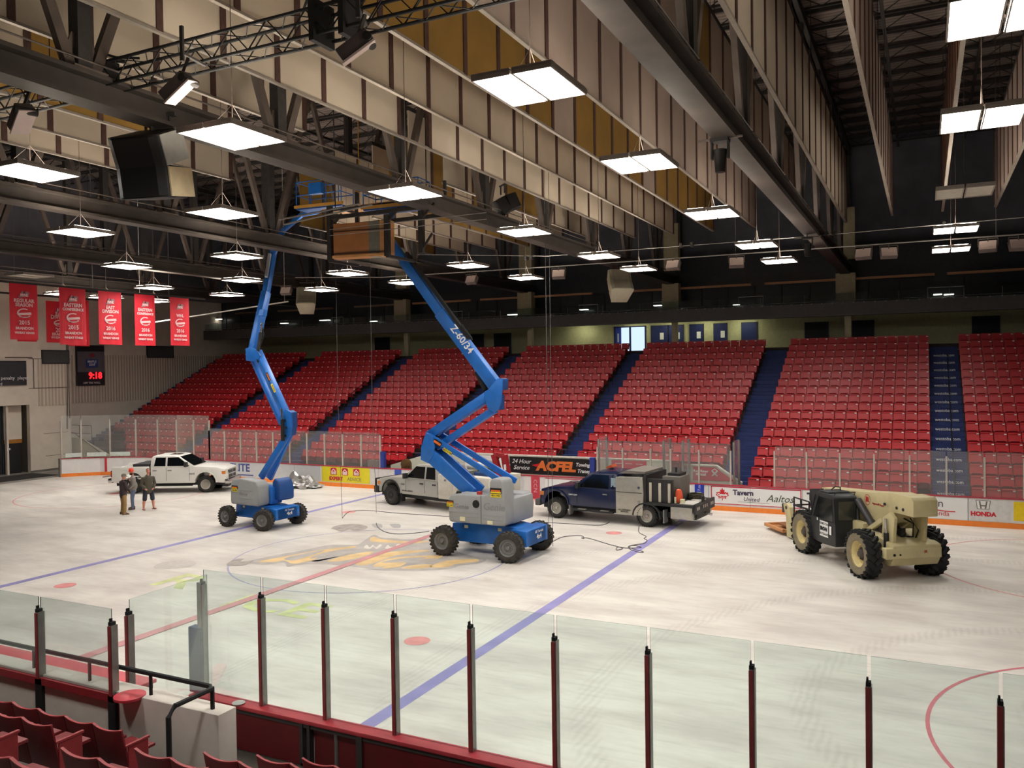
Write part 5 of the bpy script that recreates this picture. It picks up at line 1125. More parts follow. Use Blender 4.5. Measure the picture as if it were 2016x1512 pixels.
# ================================================================ TRUCKS
wpaint = mat('truck white paint', (238, 235, 228), .28, var=.02, spec=.6); gpaint = mat('truck silver paint', (178, 176, 168), .32, .15, var=.03)
bpaint = mat('truck dark blue paint', (22, 32, 66), .25, .1, var=.05, spec=.7); trim = mat('black plastic trim', (30, 30, 31), .6); allo = mat('alloy wheel', (186, 182, 172), .3, .6, var=.05)
rtyre = mat('road tyre', (44, 42, 40), .85, var=.15); headl = mat('headlamp glass', (226, 222, 210), .12); taill = mat('tail lamp red', (150, 30, 34), .25); amb = mat('amber lens', (214, 130, 60), .3)
def arch(cx, r, z0, n=10): return [(cx-r*math.cos(math.pi*k/n), z0+r*math.sin(math.pi*k/n)) for k in range(n+1)]
def road_wheel(p, x, y, r, w, s, mr=allo): return wheel(p, x, y, r, w, s, rtyre, mr, lugs=30, rim=.6)
def pickup_front(t, paint, xf, hw, zh, zb, col=None, cab_end=-1.0, cab_top=1.95, crew=True, xw=1.9, r=.41):
    """nose, cab lower body and greenhouse; x forward, front axle at xw"""
    fl = zb
    poly = [(cab_end, fl)]+[(xw-.62, fl)]+arch(xw, .56, fl+.02)+[(xf-.1, fl-.02), (xf, fl+.1), (xf, zh-.32), (xf-.08, zh-.1), (xf-.5, zh), (1.15, zh+.07), (1.05, zh+.07), (cab_end, zh+.05)]
    b = MB().prism(poly, -hw, hw, 'y', fn=lambda v: Vector((v.x, v.y*(1-max(0, (v.x-xf+.5))*.14)*(1-.05*max(0, v.z-zh+.25)/.3), v.z)))
    b.build('body', paint, t, bev=.035, seg=2)
    g = [(cab_end, zh+.02), (cab_end+.03, cab_top-.12), (cab_end+.14, cab_top-.01), (.2, cab_top), (.48, cab_top-.05), (1.3, zh+.04)]
    f = lambda v: Vector((v.x, v.y*(1-.13*max(0, v.z-zh)/(cab_top-zh)), v.z))
    MB().prism(g, -hw+.02, hw-.02, 'y', fn=f).build('cab', paint, t, bev=.04, seg=2)
    # windows
    zt, z0 = cab_top-.1, zh+.09
    def win(x0, x1, x2, x3, nm_='side_window'):
        for s in (-1, 1):
            q = MB(); q.prism([(x0, z0), (x1, z0), (x2, zt), (x3, zt)], 0, .006, 'y'); q.v = [tuple(f(Vector((v[0], s*(hw-.02+.004+v[1]), v[2])))) for v in q.v]; q.build(nm_, glazing, t)
    mid = (cab_end+1.0)/2-.15 if crew else None
    if crew: win(cab_end+.2, mid-.05, mid-.05, cab_end+.28); win(mid+.05, 1.05, .48, mid+.05)
    else: win(-.35, 1.0, .38, -.35); win(cab_end+.15, -.5, -.5, cab_end+.2)
    w = MB(); w.add([f(Vector((1.24, y, zh+.09))) for y in (-hw+.1, hw-.1)]+[f(Vector((.5, y, cab_top-.08))) for y in (hw-.1, -hw+.1)], [(0, 1, 2, 3)]); w.v = [(v[0]+.02, v[1], v[2]+.015) for v in w.v]; w.build('windscreen', glazing, t)
    for s in (-1, 1):
        MB().bx(.86, 1.0, s*(hw+.02), s*(hw+.26), zh+.06, zh+.3).bar((1.0, s*hw, zh+.06), (.95, s*(hw+.1), zh+.12), .04, .04).build('wing_mirror', trim, t, bev=.03)
        m = MB()
        xs = ([mid, 1.05, cab_end+.03] if crew else [-.42, 1.05])
        for x in xs: m.bx(x-.006, x+.006, s*(hw-.002), s*(hw+.003), fl+.12, zh+.0)
        m.build('door_gap', blk, t)
        m = MB()
        for x in ((mid+.18, cab_end+.25) if crew else (-.22,)): m.bx(x-.1, x+.1, s*hw, s*(hw+.035), zh-.16, zh-.11)
        m.build('door_handle', trim if col else chrome, t)
        MB().bx(xf-.16, xf+.005, s*(hw-.42), s*(hw-.08), zh-.38, zh-.14).build('headlamp', headl, t, bev=.03)
        MB().bx(xf-.22, xf-.02, s*(hw-.09), s*(hw-.05), zh-.36, zh-.2).build('indicator', amb, t)
    fl_ = MB()
    for k in range(9):
        a0, a1 = math.pi*k/9, math.pi*(k+1)/9
        for s in (-1, 1): fl_.bar((xw-.57*math.cos(a0), s*(hw+.01), fl+.02+.57*math.sin(a0)), (xw-.57*math.cos(a1), s*(hw+.01), fl+.02+.57*math.sin(a1)), .05, .05)
    fl_.build('wheel_lip', trim if col else paint, t)
    return f
def underbody(t, x0, x1, hw): MB().bx(x0, x1, -hw+.2, hw-.2, .38, .6).build('frame_rail', trim, t)
# --- white crew cab pickup
P0, P1 = at(264, 971, 2, 0), at(407, 969, 2, 0); d = (P1-P0); ang = math.atan2(d.y, d.x)
ctr = (P0+P1)/2+Vector((-math.sin(ang), math.cos(ang), 0))*.85
t = thing('pickup_truck', 'white crew cab pickup truck parked at the far left boards', 'truck', (ctr.x, ctr.y, 0), ang)
hw = .98
pickup_front(t, wpaint, 2.92, hw, 1.3, .5, cab_end=-.98, cab_top=1.93, xw=1.88)
poly = [(-2.98, .62), (-2.98, 1.34), (-2.9, 1.38), (-1.02, 1.38), (-1.02, .5), (-1.26, .5)]+[(q[0], q[1]) for q in arch(-1.88, .56, .52)[::-1]]+[(-2.5, .52)]
for s in (-1, 1): MB().prism(poly, s*(hw-.06), s*hw, 'y').build('bed_side', wpaint, t, bev=.02)
MB().bx(-2.98, -2.9, -hw+.06, hw-.06, .62, 1.27).bx(-2.9, -1.0, -hw+.06, hw-.06, .72, .8).build('tailgate', wpaint, t, bev=.01)
MB().bx(-1.9, -1.04, -hw+.1, hw-.1, .9, 1.5).build('bed_box', mat('bed box dark', (44, 44, 46), .5), t); MB().bx(-3.18, -2.96, -.95, .95, .55, .78).build('rear_bumper', chrome, t, bev=.03)
for s in (-1, 1): MB().bx(-3.0, -2.94, s*(hw-.14), s*(hw+.005), .86, 1.2).build('tail_lamp', taill, t)
MB().bar((-3.1, -.5, .9), (-3.55, -.5, .84), .5, .05).build('ramp', mat('grey ramp', (130, 130, 132), .5), t)
m = MB(); m.bx(2.88, 2.94, -.52, .52, .72, 1.12); m.build('grille', mat('dark grille', (60, 60, 62), .4, .5), t)
m = MB(); m.bx(2.94, 2.97, -.52, .52, .88, .96).bx(2.94, 2.97, -.04, .04, .72, 1.12).bx(2.93, 2.96, -.56, .56, 1.1, 1.15).bx(2.93, 2.96, -.56, .56, .69, .73).build('grille_bar', chrome, t)
MB().bx(2.85, 3.08, -.96, .96, .44, .68).build('front_bumper', chrome, t, bev=.04); MB().bx(2.7, 2.98, -.85, .85, .28, .42).build('air_dam', trim, t)
for x in (-1.88, 1.88):
    for s in (-1, 1): road_wheel(t, x, s*.85, .42, .28, s)
underbody(t, -2.8, 2.7, hw); MB().bx(-.95, 1.2, -hw-.02, -hw+.08, .36, .42).build('side_step', trim, t)
for s in (-1, 1):
    text('3500', .14, trim, t, (1.2, s*(hw+.006), .98), (-s*-1, 0, 0) if s < 0 else (-1, 0, 0), (0, 0, 1))
MB().bx(-.2, .3, -.35, .35, 1.93, 1.945).build('sunroof', glazing, t)
# --- silver service truck with utility body
P0 = at(774, 993, 2, 0); ang = math.atan2(.195, -.98)
def wheelpos(P, ang, xw, side): 
    h = Vector((math.cos(ang), math.sin(ang), 0)); l = Vector((-h.y, h.x, 0)); return P-h*xw-l*side
ctr = wheelpos(P0, ang, 2.0, .88)
t = thing('service_truck', 'silver crew cab service truck with white tool body, behind the right lift', 'truck', (ctr.x, ctr.y, 0), ang); hw = 1.0
pickup_front(t, gpaint, 2.95, hw, 1.24, .56, col=trim, cab_end=-.95, cab_top=1.95, xw=2.0)
tw = mat('tool body white', (214, 208, 194), .45, var=.03)
for s in (-1, 1):
    poly = [(-1.02, .55), (-1.02, 1.62), (-3.9, 1.62), (-3.9, .62), (-3.1, .62)]+[(q[0], q[1]) for q in arch(-2.45, .55, .58)[::-1]]+[(-1.8, .55)]
    MB().prism(poly, s*.62, s*1.08, 'y').build('tool_cabinet', tw, t, bev=.01)
    m = MB(); z = .9
    for x0, x1 in ((-1.85, -1.08), (-3.02, -1.92), (-3.85, -3.08)): m.bx(x0, x1, s*1.08, s*1.1, 1.2 if x0 < -2 and x1 > -2.5 and x0 < -2.9 else .7, 1.58)
    m.build('cabinet_door', mat('tool body door', (204, 198, 186), .45), t, bev=.006)
    m = MB()
    for x in (-1.45, -2.45, -3.45): m.bx(x-.05, x+.05, s*1.1, s*1.12, 1.35, 1.42)
    m.build('cabinet_latch', chrome, t)
MB().bx(-3.95, -1.02, -.65, .65, .75, .85).build('bed_floor', steel, t); MB().bx(-4.15, -3.9, -1.05, 1.05, .5, .75).build('rear_bumper', trim, t)
MB().cyl((-1.3, -.7, 1.82), (-2.3, -.7, 1.82), .2, n=20).build('air_tank', mat('tank white', (200, 200, 196), .4), t, smooth=True)
m = MB(); m.bx(-2.2, -1.2, -.2, .5, 1.0, 1.75); m.build('compressor', mat('machine grey', (120, 118, 110), .6), t, bev=.03); MB().bx(-3.0, -2.5, -.7, .1, 1.62, 1.9).bx(-2.4, -2.1, -.6, -.3, 1.62, 1.8).build('tool_case', mat('case olive', (96, 94, 70), .6), t, bev=.02)
MB().cyl((-3.5, .0, .8), (-3.5, .0, 1.95), .14, n=14).bar((-3.5, 0, 1.9), (-3.3, 0, 2.5), .2, .24).bar((-3.3, 0, 2.5), (-3.75, -.1, 2.45), .16, .2).bar((-3.78, -.1, 2.5), (-3.9, -.15, 1.7), .22, .26).build('crane_arm', mat('crane red', (150, 26, 36), .4), t, bev=.02)
MB().bx(-3.93, -3.9, -.3, .1, 1.85, 2.1).build('crane_label', wht, t)
MB().tube([(-3.45, -.2, 2.4), (-3.2, -.25, 2.1), (-3.3, -.2, 1.7), (-3.5, -.1, 1.5)], .03).build('crane_hose', trim, t)
MB().bx(-3.4, -2.6, -.55, .55, .85, 1.75).build('blue_bin', mat('bin blue', (30, 60, 110), .5), t, bev=.02)
MB().bx(2.85, 3.12, -1.0, 1.0, .5, .8).bar((3.1, -.9, .8), (3.1, -.9, 1.12), .08, .06).bar((3.1, .9, .8), (3.1, .9, 1.12), .08, .06).bar((3.1, -.9, 1.12), (3.1, .9, 1.12), .06, .06).build('bull_bar', trim, t)
MB().bx(2.92, 2.96, -.5, .5, .82, 1.1).build('grille', trim, t)
for s in (-1, 1):
    for x in (2.0,): wheel(t, x, s*.88, .44, .27, s, rtyre, mat('steel wheel dark', (60, 58, 56), .6), lugs=30, rim=.55)
    wheel(t, -2.45, s*.9, .44, .27, s, rtyre, mat('steel wheel dark', (60, 58, 56), .6), lugs=30, rim=.55)
    MB().bx(1.28, 1.32, s*.8, s*1.05, .22, .6).build('mud_flap', trim, t)
underbody(t, -3.9, 2.8, hw); text('2500', .13, trim, t, (1.25, 1.008, 1.0), (-1, 0, 0), (0, 0, 1)); text('RENTAL SERVICE', .09, trim, t, (.95, 1.008, .72), (-1, 0, 0), (0, 0, 1))
# yellow round reel on the ramp wall behind it
p = at(798, 914, 1, 13.6)
tag(MB().cyl((p.x, 13.55, p.z), (p.x, 13.8, p.z), .26, n=24).cyl((p.x, 13.5, p.z), (p.x, 13.56, p.z), .12, n=16).bx(p.x-.26, p.x+.26, 13.6, 13.8, .3, p.z-.0).build('hose_reel', mat('reel brown', (92, 66, 30), .5)), 'dark round hose reel above the silver truck bonnet', 'reel')
# --- dark blue flatbed welding truck
P0, P1 = at(1098, 1019, 2, 0), at(1277, 1036, 2, 0); d = P0-P1; ang = math.atan2(d.y, d.x); wbl = d.length
h = Vector((math.cos(ang), math.sin(ang), 0)); l = Vector((-h.y, h.x, 0)); ctr = P0-h*2.0-l*.88
t = thing('flatbed_truck', 'dark blue extended cab welding truck with steel flatbed', 'truck', (ctr.x, ctr.y, 0), ang); hw = .98
pickup_front(t, bpaint, 2.82, hw, 1.26, .56, cab_end=-.72, cab_top=1.98, crew=False, xw=2.0)
xr = 2.0-wbl
MB().bx(2.78, 3.02, -.98, .98, .46, .72).build('front_bumper', mat('bumper steel', (96, 96, 96), .5, .5), t, bev=.03); MB().bx(2.8, 2.84, -.5, .5, .76, 1.06).build('grille', trim, t)
MB().bar((.3, -.55, 2.02), (.1, -.55, 2.1), .5, .1).build('roof_rag', mat('orange rag', (206, 92, 50), .8), t)
hb = mat('headboard black', (36, 35, 36), .6)
for s in (-1, 1):
    MB().prism([(-.74, .42), (-.74, 1.86), (-1.86, 1.9), (-1.9, 1.25), (-1.86, .42)], s*.72, s*1.1, 'y').build('tool_cabinet', mat('checker plate', (176, 172, 160), .35, .5, var=.08), t, bev=.01)
    MB().bx(-1.84, -.76, s*1.1, s*1.108, 1.28, 1.3).build('cabinet_seam', blk, t); MB().cyl((-1.72, s*1.1, 1.5), (-1.72, s*1.13, 1.5), .05, n=14).cyl((-1.72, s*1.1, .95), (-1.72, s*1.13, .95), .05, n=14).build('cabinet_latch', chrome, t)
text('ARC WELDING\nSERVICES', .08, trim, t, (-1.1, 1.112, .56), (-1, 0, 0), (0, 0, 1)); 
text('SHOP\nSERVICE', .12, wht, t, (-.52, .9, 1.55), (-1, 0, 0), (0, -.17, 1), depth=.001)
MB().bx(-.78, -.45, .86, .93, 1.42, 1.78).build('window_sticker', mat('sticker grey', (140, 160, 170), .5), t).location.y = -.0
MB().bx(-2.0, -1.88, -1.05, 1.05, .9, 2.0).bar((-1.88, -1.0, 1.98), (-.9, -.7, 2.02), .06, .06).build('headboard', hb, t); MB().prism([(-.74, 1.98), (-1.9, 2.02), (-1.9, 2.1), (-1.1, 2.12)], -.9, .9, 'y').build('tarp', mat('grey tarp', (120, 112, 104), .8), t)
MB().bx(-3.95, -1.98, -1.1, 1.1, .86, .96).build('flatbed_deck', hb, t); MB().bx(-3.98, -3.9, -1.1, 1.1, .62, 1.0).build('tail_panel', hb, t)
m = MB()
for y in (-.9, -.78, -.66, .66, .78, .9, -.2, 0, .2): m.bx(-3.985, -3.98, y-.03, y+.03, .76, .88)
m.build('tail_lamp', mat('lens pale', (190, 180, 170), .4), t); MB().bar((-3.95, 0, .55), (-4.25, 0, .5), .08, .08).build('tow_hook', chrome, t)
for s in (-1, 1):
    m = MB(); n_ = 9
    for k in range(n_): a0, a1 = math.pi*k/n_, math.pi*(k+1)/n_; m.bar((xr-.56*math.cos(a0), s*1.06, .42+.5*math.sin(a0)), (xr-.56*math.cos(a1), s*1.06, .42+.5*math.sin(a1)), .1, .06)
    m.build('fender', trim, t); MB().bx(-3.85, -3.0+.1*0, s*.7, s*1.1, .42, .86).build('under_box', mat('checker plate', (176, 172, 160), .35, .5), t, bev=.01)
    wheel(t, 2.0, s*.88, .42, .26, s, rtyre, allo, lugs=30, rim=.56, mhub=chrome); wheel(t, xr, s*.92, .42, .34, s, rtyre, allo, lugs=30, rim=.56, mhub=chrome)
    MB().bx(1.35, 1.4, s*.75, s*1.02, .2, .6).build('mud_flap', mat('grey flap', (120, 120, 118), .7), t); MB().bx(xr-.72, xr-.67, s*.7, s*1.08, .2, .7).build('mud_flap', mat('grey flap', (120, 120, 118), .7), t)
MB().bx(-.6, 1.25, .95, 1.1, .4, .47).bx(-.6, 1.25, -1.1, -.95, .4, .47).build('running_board', trim, t); MB().bx(.6, .95, .98, 1.12, .47, .49).bx(-.4, -.05, .98, 1.12, .47, .49).build('step_plate', allo, t)
underbody(t, -3.9, 2.7, hw); text('RAM 2500', .09, wht, t, (1.22, .992, 1.02), (-1, 0, 0), (0, 0, 1))
wl_ = mat('welder grey', (104, 100, 94), .55)
MB().bx(-3.1, -2.35, -.75, .3, .96, 1.9).build('welding_machine', wl_, t, bev=.04); MB().bx(-3.0, -2.5, -.6, .1, 1.9, 2.0).cyl((-2.7, -.3, 2.0), (-2.7, -.3, 2.2), .04).build('machine_top', hb, t)
for i in range(3): MB().bx(-2.3+.09-i*.38, -2.1+.0-i*.38, .98, 1.02, .98, 1.72).build('plate_slot', mat('plate beige', (186, 178, 160), .5), t, bev=.06)
MB().bx(-3.02, -1.98, .8, .97, .96, 1.85).build('rack_panel', hb, t)
MB().lathe([(0, 0), (.14, 0), (.16, .1), (.13, .35), (.09, .48), (0, .52)], 14, (-3.15, .6, .97), 'z').build('orange_bag', mat('orange bag', (220, 84, 50), .7), t, smooth=True)
MB().cyl((-3.1, .85, .97), (-3.1, .85, 1.2), .04).cyl((-3.35, .75, .97), (-3.35, .75, 1.12), .1).build('bottles', ivory, t)
MB().bx(-3.85, -3.3, .1, .95, .965, .985).bx(-3.8, -3.4, -.6, 0, .965, .985).build('boards_on_deck', mat('pale sheets', (206, 200, 192), .6), t)
m = MB(); rnd = random.Random(9)
for k in range(5):
    pts = [(-3.4+.28*math.cos(a/4), -.6+.28*math.sin(a/4)+.02*rnd.random(), 1.0+.035*k+.01*rnd.random()) for a in range(26)]; m.tube(pts, .03)
m.build('hose_coil', mat('hose dark olive', (60, 56, 40), .8), t); MB().bar((-3.7, -.4, 1.1), (-4.0, .3, 1.14), .12, .1).cyl((-4.0, .3, 1.02), (-4.0, .3, 1.22), .06).build('vise', hb, t)
# ================================================================ TELEHANDLER
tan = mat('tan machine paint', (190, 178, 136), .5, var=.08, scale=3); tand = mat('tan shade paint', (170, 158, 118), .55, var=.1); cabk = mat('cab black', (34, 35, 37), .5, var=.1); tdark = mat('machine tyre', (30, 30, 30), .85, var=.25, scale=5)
tside = mat('dusty tyre wall', (122, 112, 92), .9, var=.15); tanr = mat('tan rim', (206, 188, 132), .55, var=.1)
Fp, Rp = at(1588, 1087, 2, 0), at(1700, 1136, 2, 0); d = Fp-Rp; ang = math.atan2(d.y, d.x); h = Vector((math.cos(ang), math.sin(ang), 0)); l = Vector((-h.y, h.x, 0))
ctr = (Fp+Rp)/2-l*1.02; wb2 = d.length/2
t = thing('telehandler', 'tan telescopic handler with black cab and raised rear boom housing', 'telehandler', (ctr.x, ctr.y, 0), ang)
def big_wheel(x, y, s, r=.68, w=.42, steer=0):
    M = Matrix.Translation((x, y, r)) @ Matrix.Rotation(steer, 4, 'Z')
    def T(m): m.v = [tuple(M @ Vector(v)) for v in m.v]; return m
    q = MB(); q.lathe([(.56*r, -w/2+.03), (r*.8, -w/2), (r*.93, -w/2+.04), (r*.95, -w*.3), (r*.95, w*.3), (r*.93, w/2-.04), (r*.8, w/2), (.56*r, w/2-.03), (.52*r, 0), (.56*r, -w/2+.03)], 40, (0, 0, 0), 'y', cap=False)
    for i in range(20):
        for ss in (-1, 1):
            a = 2*math.pi*(i+(.5 if ss > 0 else 0))/20; b = a+.26
            q.bar((math.cos(a)*r*.965, ss*(w/2), math.sin(a)*r*.965), (math.cos(b)*r*.965, ss*.02, math.sin(b)*r*.965), .075, .12)
            q.bar((math.cos(a)*r*.86, ss*(w/2-.01), math.sin(a)*r*.86), (math.cos(a)*r*.99, ss*(w/2-.015), math.sin(a)*r*.99), .075, .05)
    o = T(q).build('tyre', tdark, t, smooth=True)
    for ss in (s,):
        q = MB(); q.lathe([(.57*r, ss*(w/2-.02)), (r*.8, ss*(w/2+.008)), (r*.88, ss*(w/2-.0)), (r*.88, ss*(w/2-.02)), (.57*r, ss*(w/2-.04))], 40, (0, 0, 0), 'y', cap=False); T(q).build('sidewall', tside, o, smooth=True)
    q = MB(); q.lathe([(0, s*-.03), (.3*r, s*-.03), (.36*r, s*.04), (.44*r, s*.02), (.5*r, s*(w*.3)), (.58*r, s*(w*.45)), (.59*r, s*(w*.35)), (.5*r, s*-.1)], 32, (0, 0, 0), 'y', cap=False); T(q).build('rim', tanr, o, smooth=True)
    q = MB(); q.lathe([(0, s*.14), (.13*r, s*.14), (.2*r, s*.06), (.27*r, s*.05), (.28*r, s*-.02), (0, s*-.02)], 20, (0, 0, 0), 'y')
    for i in range(10): a = 2*math.pi*i/10; q.cyl((math.cos(a)*.23*r, s*.05, math.sin(a)*.23*r), (math.cos(a)*.23*r, s*.08, math.sin(a)*.23*r), .018, n=6)
    T(q).build('hub', mat('greasy hub', (74, 66, 60), .7), o)
for x in (wb2, -wb2):
    for s in (-1, 1): big_wheel(x, s*1.02, s, steer=R(-2) if x > 0 else R(-3))
MB().prism([(-1.9, .55), (-1.9, 1.05), (-1.2, 1.25), (.6, 1.1), (2.2, .95), (2.3, .55), (1.0, .45), (-1.0, .45)], -.38, .38, 'y').build('chassis', tand, t, bev=.02)
MB().bx(wb2-.12, wb2+.12, -.85, .85, .5, .82).bx(-wb2-.12, -wb2+.12, -.85, .85, .5, .82).cyl((0, 0, .6), (-wb2, 0, .62), .07).build('axle', mat('greasy hub', (74, 66, 60), .7), t)
# engine hood on the right side, low
MB().prism([(-1.0, .8), (-1.0, 1.4), (-.2, 1.55), (1.0, 1.5), (1.2, .8)], -1.15, -.4, 'y').build('engine_hood', tan, t, bev=.04); MB().bx(-1.0, -.4, .38, .62, .8, 1.42).bx(-.9, -.1, .36, .6, .75, 1.3).build('fuel_tank', tan, t, bev=.04)
# cab, left side
MB().prism([(-.42, .6), (-.42, 1.35), (-.36, 2.08), (-.22, 2.18), (.62, 2.16), (.78, 2.04), (1.1, 1.3), (1.08, .85), (.95, .6), (.3, .56)], .42, 1.18, 'y').build('cab', cabk, t, bev=.03)
MB().prism([(-.28, 1.36), (-.24, 2.02), (.56, 2.02), (.9, 1.36)], 1.182, 1.19, 'y').prism([(-.28, 1.36), (-.24, 2.02), (.56, 2.02), (.9, 1.36)], .41, .418, 'y').build('cab_window', glazing, t)
MB().bx(-.432, -.422, .52, 1.08, 1.42, 1.98).build('rear_window', mat('rear glass', (52, 54, 50), .1, spec=.8), t)
MB().bar((-.3, 1.19, 1.34), (1.0, 1.19, 1.34), .02, .03).bar((-.42, 1.185, 1.3), (-.36, 1.185, 2.06), .02, .03).bar((1.08, 1.19, 1.32), (.76, 1.19, 2.06), .02, .04).build('door_frame', mat('rubber seal', (22, 22, 24), .7), t)
MB().bx(.0, .6, .45, 1.15, 2.17, 2.22).build('roof_hatch', cabk, t, bev=.02); MB().tube([(.3, .6, 2.2), (.3, .6, 2.32), (.3, .78, 2.34), (.3, .9, 2.24)], .02).tube([(-.25, .45, 2.16), (-.3, .45, 2.24), (-.3, 1.1, 2.24), (-.25, 1.1, 2.16)], .015).build('roof_rail', cabk, t)
m = MB(); m.tube([(.45+.14*math.cos(a/3), .72+.04*math.sin(a/3), 1.62+.14*math.sin(a/3)) for a in range(20)], .015); m.build('steering_wheel', cabk, t)
decal(t, (.22, 1.195, 1.05), (-1, 0, 0), (0, 0, 1), .5, .48, ['HAMILTON', 'IRON', '204-728-6692'], wht, blk, .1); text('IRON', .17, blk, t, (.22, 1.21, 1.05), (-1, 0, 0), (0, 0, 1), bold=.008)
decal(t, (-.16, 1.195, 1.06), (-1, 0, 0), (0, 0, 1), .12, .26, [''], wht); decal(t, (.62, 1.195, 1.3), (-1, 0, 0), (0, 0, 1), .06, .08, [''], wht)
# boom: tapered telescoping box lying along the machine, high at the rear
MB().prism([(-2.5, 1.93), (-2.5, 2.44), (-2.0, 2.46), (-.5, 2.28), (1.95, 2.07), (1.95, 1.72), (.6, 1.7), (-.6, 1.6), (-1.2, 1.5), (-1.75, 1.55), (-2.1, 1.9)], -.3, .32, 'y').build('boom_outer', tan, t, bev=.02)
MB().prism([(-3.05, 1.94), (-3.05, 2.38), (-2.95, 2.47), (-2.35, 2.47), (-2.1, 2.3), (-2.1, 1.93)], -.36, .38, 'y').build('boom_end_cap', tan, t, bev=.02)
MB().prism([(1.9, 1.74), (1.9, 2.04), (2.4, 1.9), (2.75, 1.2), (2.85, .7), (3.6, .62), (3.6, .4), (2.6, .42), (2.4, 1.0), (2.2, 1.6)], -.16, .18, 'y').build('boom_inner', tan, t, bev=.02)
MB().prism([(3.5, .05), (3.95, .05), (4.0, .75), (4.15, 1.0), (4.2, 1.18), (3.95, 1.24), (3.72, 1.12), (3.62, .8)], .42, .58, 'y').build('boom_head', tan, t, bev=.02)
MB().prism([(4.1, .9), (4.2, 1.2), (4.26, 1.15), (4.22, .86)], .4, .6, 'y').cyl((3.95, .38, 1.08), (3.95, .6, 1.08), .06, n=12).build('boom_head_pin', mat('greasy hub', (74, 66, 60), .7), t)
for x, z in ((-1.72, 2.1), (-2.3, 2.08), (-2.6, 2.08)): MB().cyl((x, .37, z), (x, .395, z), .045, n=12).build('boom_bolt', black, t)
text('IR', .2, mat('emblem red', (170, 40, 40), .5, var=0), t, (-.75, .33, 2.08), (-1, 0, 0), (0, 0, 1), bold=.01)
m = MB()
for k in range(28):
    a0, a1 = 2*math.pi*k/28, 2*math.pi*(k+1)/28; m.add([(-.75+q*math.cos(u), .328, 2.08+q*math.sin(u)) for q, u in ((.14, a0), (.16, a0), (.16, a1), (.14, a1))], [(0, 1, 2, 3)])
m.build('emblem_ring', mat('emblem red', (170, 40, 40), .5, var=0), t); text('Ingersoll Rand', .1, mat('emblem red', (170, 40, 40), .5, var=0), t, (-1.3, .33, 2.02), (-1, 0, 0), (0, 0, 1))
MB().cyl((-.5, .45, .9), (-.35, .42, 1.75), .06, n=14).build('lift_cylinder', mat('cylinder grey', (70, 70, 72), .4, .4), t, smooth=True)
MB().cyl((-.42, .44, 2.02), (-1.3, .34, 1.15), .11, n=16).build('lift_cylinder', mat('cylinder grey', (70, 70, 72), .4, .4), t, smooth=True)
MB().bar((-1.0, -.1, 1.5), (-1.9, -.1, 1.2), .14, .18).build('tilt_link', mat('cylinder grey', (70, 70, 72), .4, .4), t, bev=.02)
# rear frame towers, struts, counterweight
for s in (-1, 1):
    MB().prism([(-2.3, .95), (-2.4, 1.8), (-2.2, 1.95), (-1.85, 1.75), (-1.75, .95)], s*.42, s*.52, 'y').build('rear_tower', tan, t, bev=.01)
    MB().bar((-.6, s*.45, .98), (-1.75, s*.45, 1.65), .12, .14).build('rear_strut', tan, t, bev=.01)
    MB().cyl((-2.1, s*.58, .85), (-2.1, s*.58, 1.35), .07, n=12).build('stabiliser', cabk, t, smooth=True); MB().cyl((-2.1, s*.58, 1.35), (-2.08, s*.58, 1.75), .035, n=12).build('stabiliser_rod', chrome, t, smooth=True)
MB().prism([(-2.45, .62), (-2.5, .7), (-2.5, 1.05), (-2.3, 1.1), (-1.2, 1.25), (-.6, 1.1), (-.7, .75), (-1.6, .55), (-2.1, .42), (-2.35, .45)], -.85, .62, 'y').build('counterweight', tan, t, bev=.03)
MB().bx(-2.52, -2.28, -.85, .85, .68, .98).build('rear_bumper', tan, t, bev=.02); text('IR', .12, mat('emblem red', (170, 40, 40), .5, var=0), t, (-2.535, -.35, .86), (0, -1, 0), (0, 0, 1)); 
m = MB(); m.cyl((-2.53, .6, .8), (-2.51, .6, .8), .04).cyl((-2.53, .42, .8), (-2.51, .42, .8), .03); m.build('tow_eye', black, t)
MB().tube([(-1.9, -.1, 1.7), (-2.2, -.2, 1.6), (-2.1, -.25, 1.2), (-1.8, -.2, 1.15)], .025).tube([(-1.7, .1, 1.7), (-1.9, .0, 1.4), (-1.7, .1, 1.2)], .025).tube([(-1.9, -.3, 1.7), (-2.2, -.35, 1.4), (-2.0, -.4, 1.15)], .02).build('hydraulic_hose', black, t)
MB().bx(-1.6, -.9, -.35, .35, 1.1, 1.35).build('valve_block', mat('greasy hub', (74, 66, 60), .7), t)
MB().bx(2.4, 3.5, .5, .54, 1.5, 1.54).bx(2.4, 3.5, .5, .54, 1.22, 1.28).bx(2.95, 3.0, .5, .55, 1.2, 1.52).bx(3.46, 3.5, .5, .54, .5, 1.54).bx(2.4, 2.44, .5, .54, 1.0, 1.54).bx(3.46, 3.5, -.6, .55, 1.22, 1.27).build('front_guard', cabk, t)
MB().prism([(1.75, 2.06), (1.5, 1.3), (2.45, 1.3), (2.5, 1.95)], .36, .46, 'y').prism([(1.0, 1.0), (1.2, 1.7), (1.8, 1.7), (2.3, 1.0)], .3, .36, 'y').build('cab_guard', cabk, t)
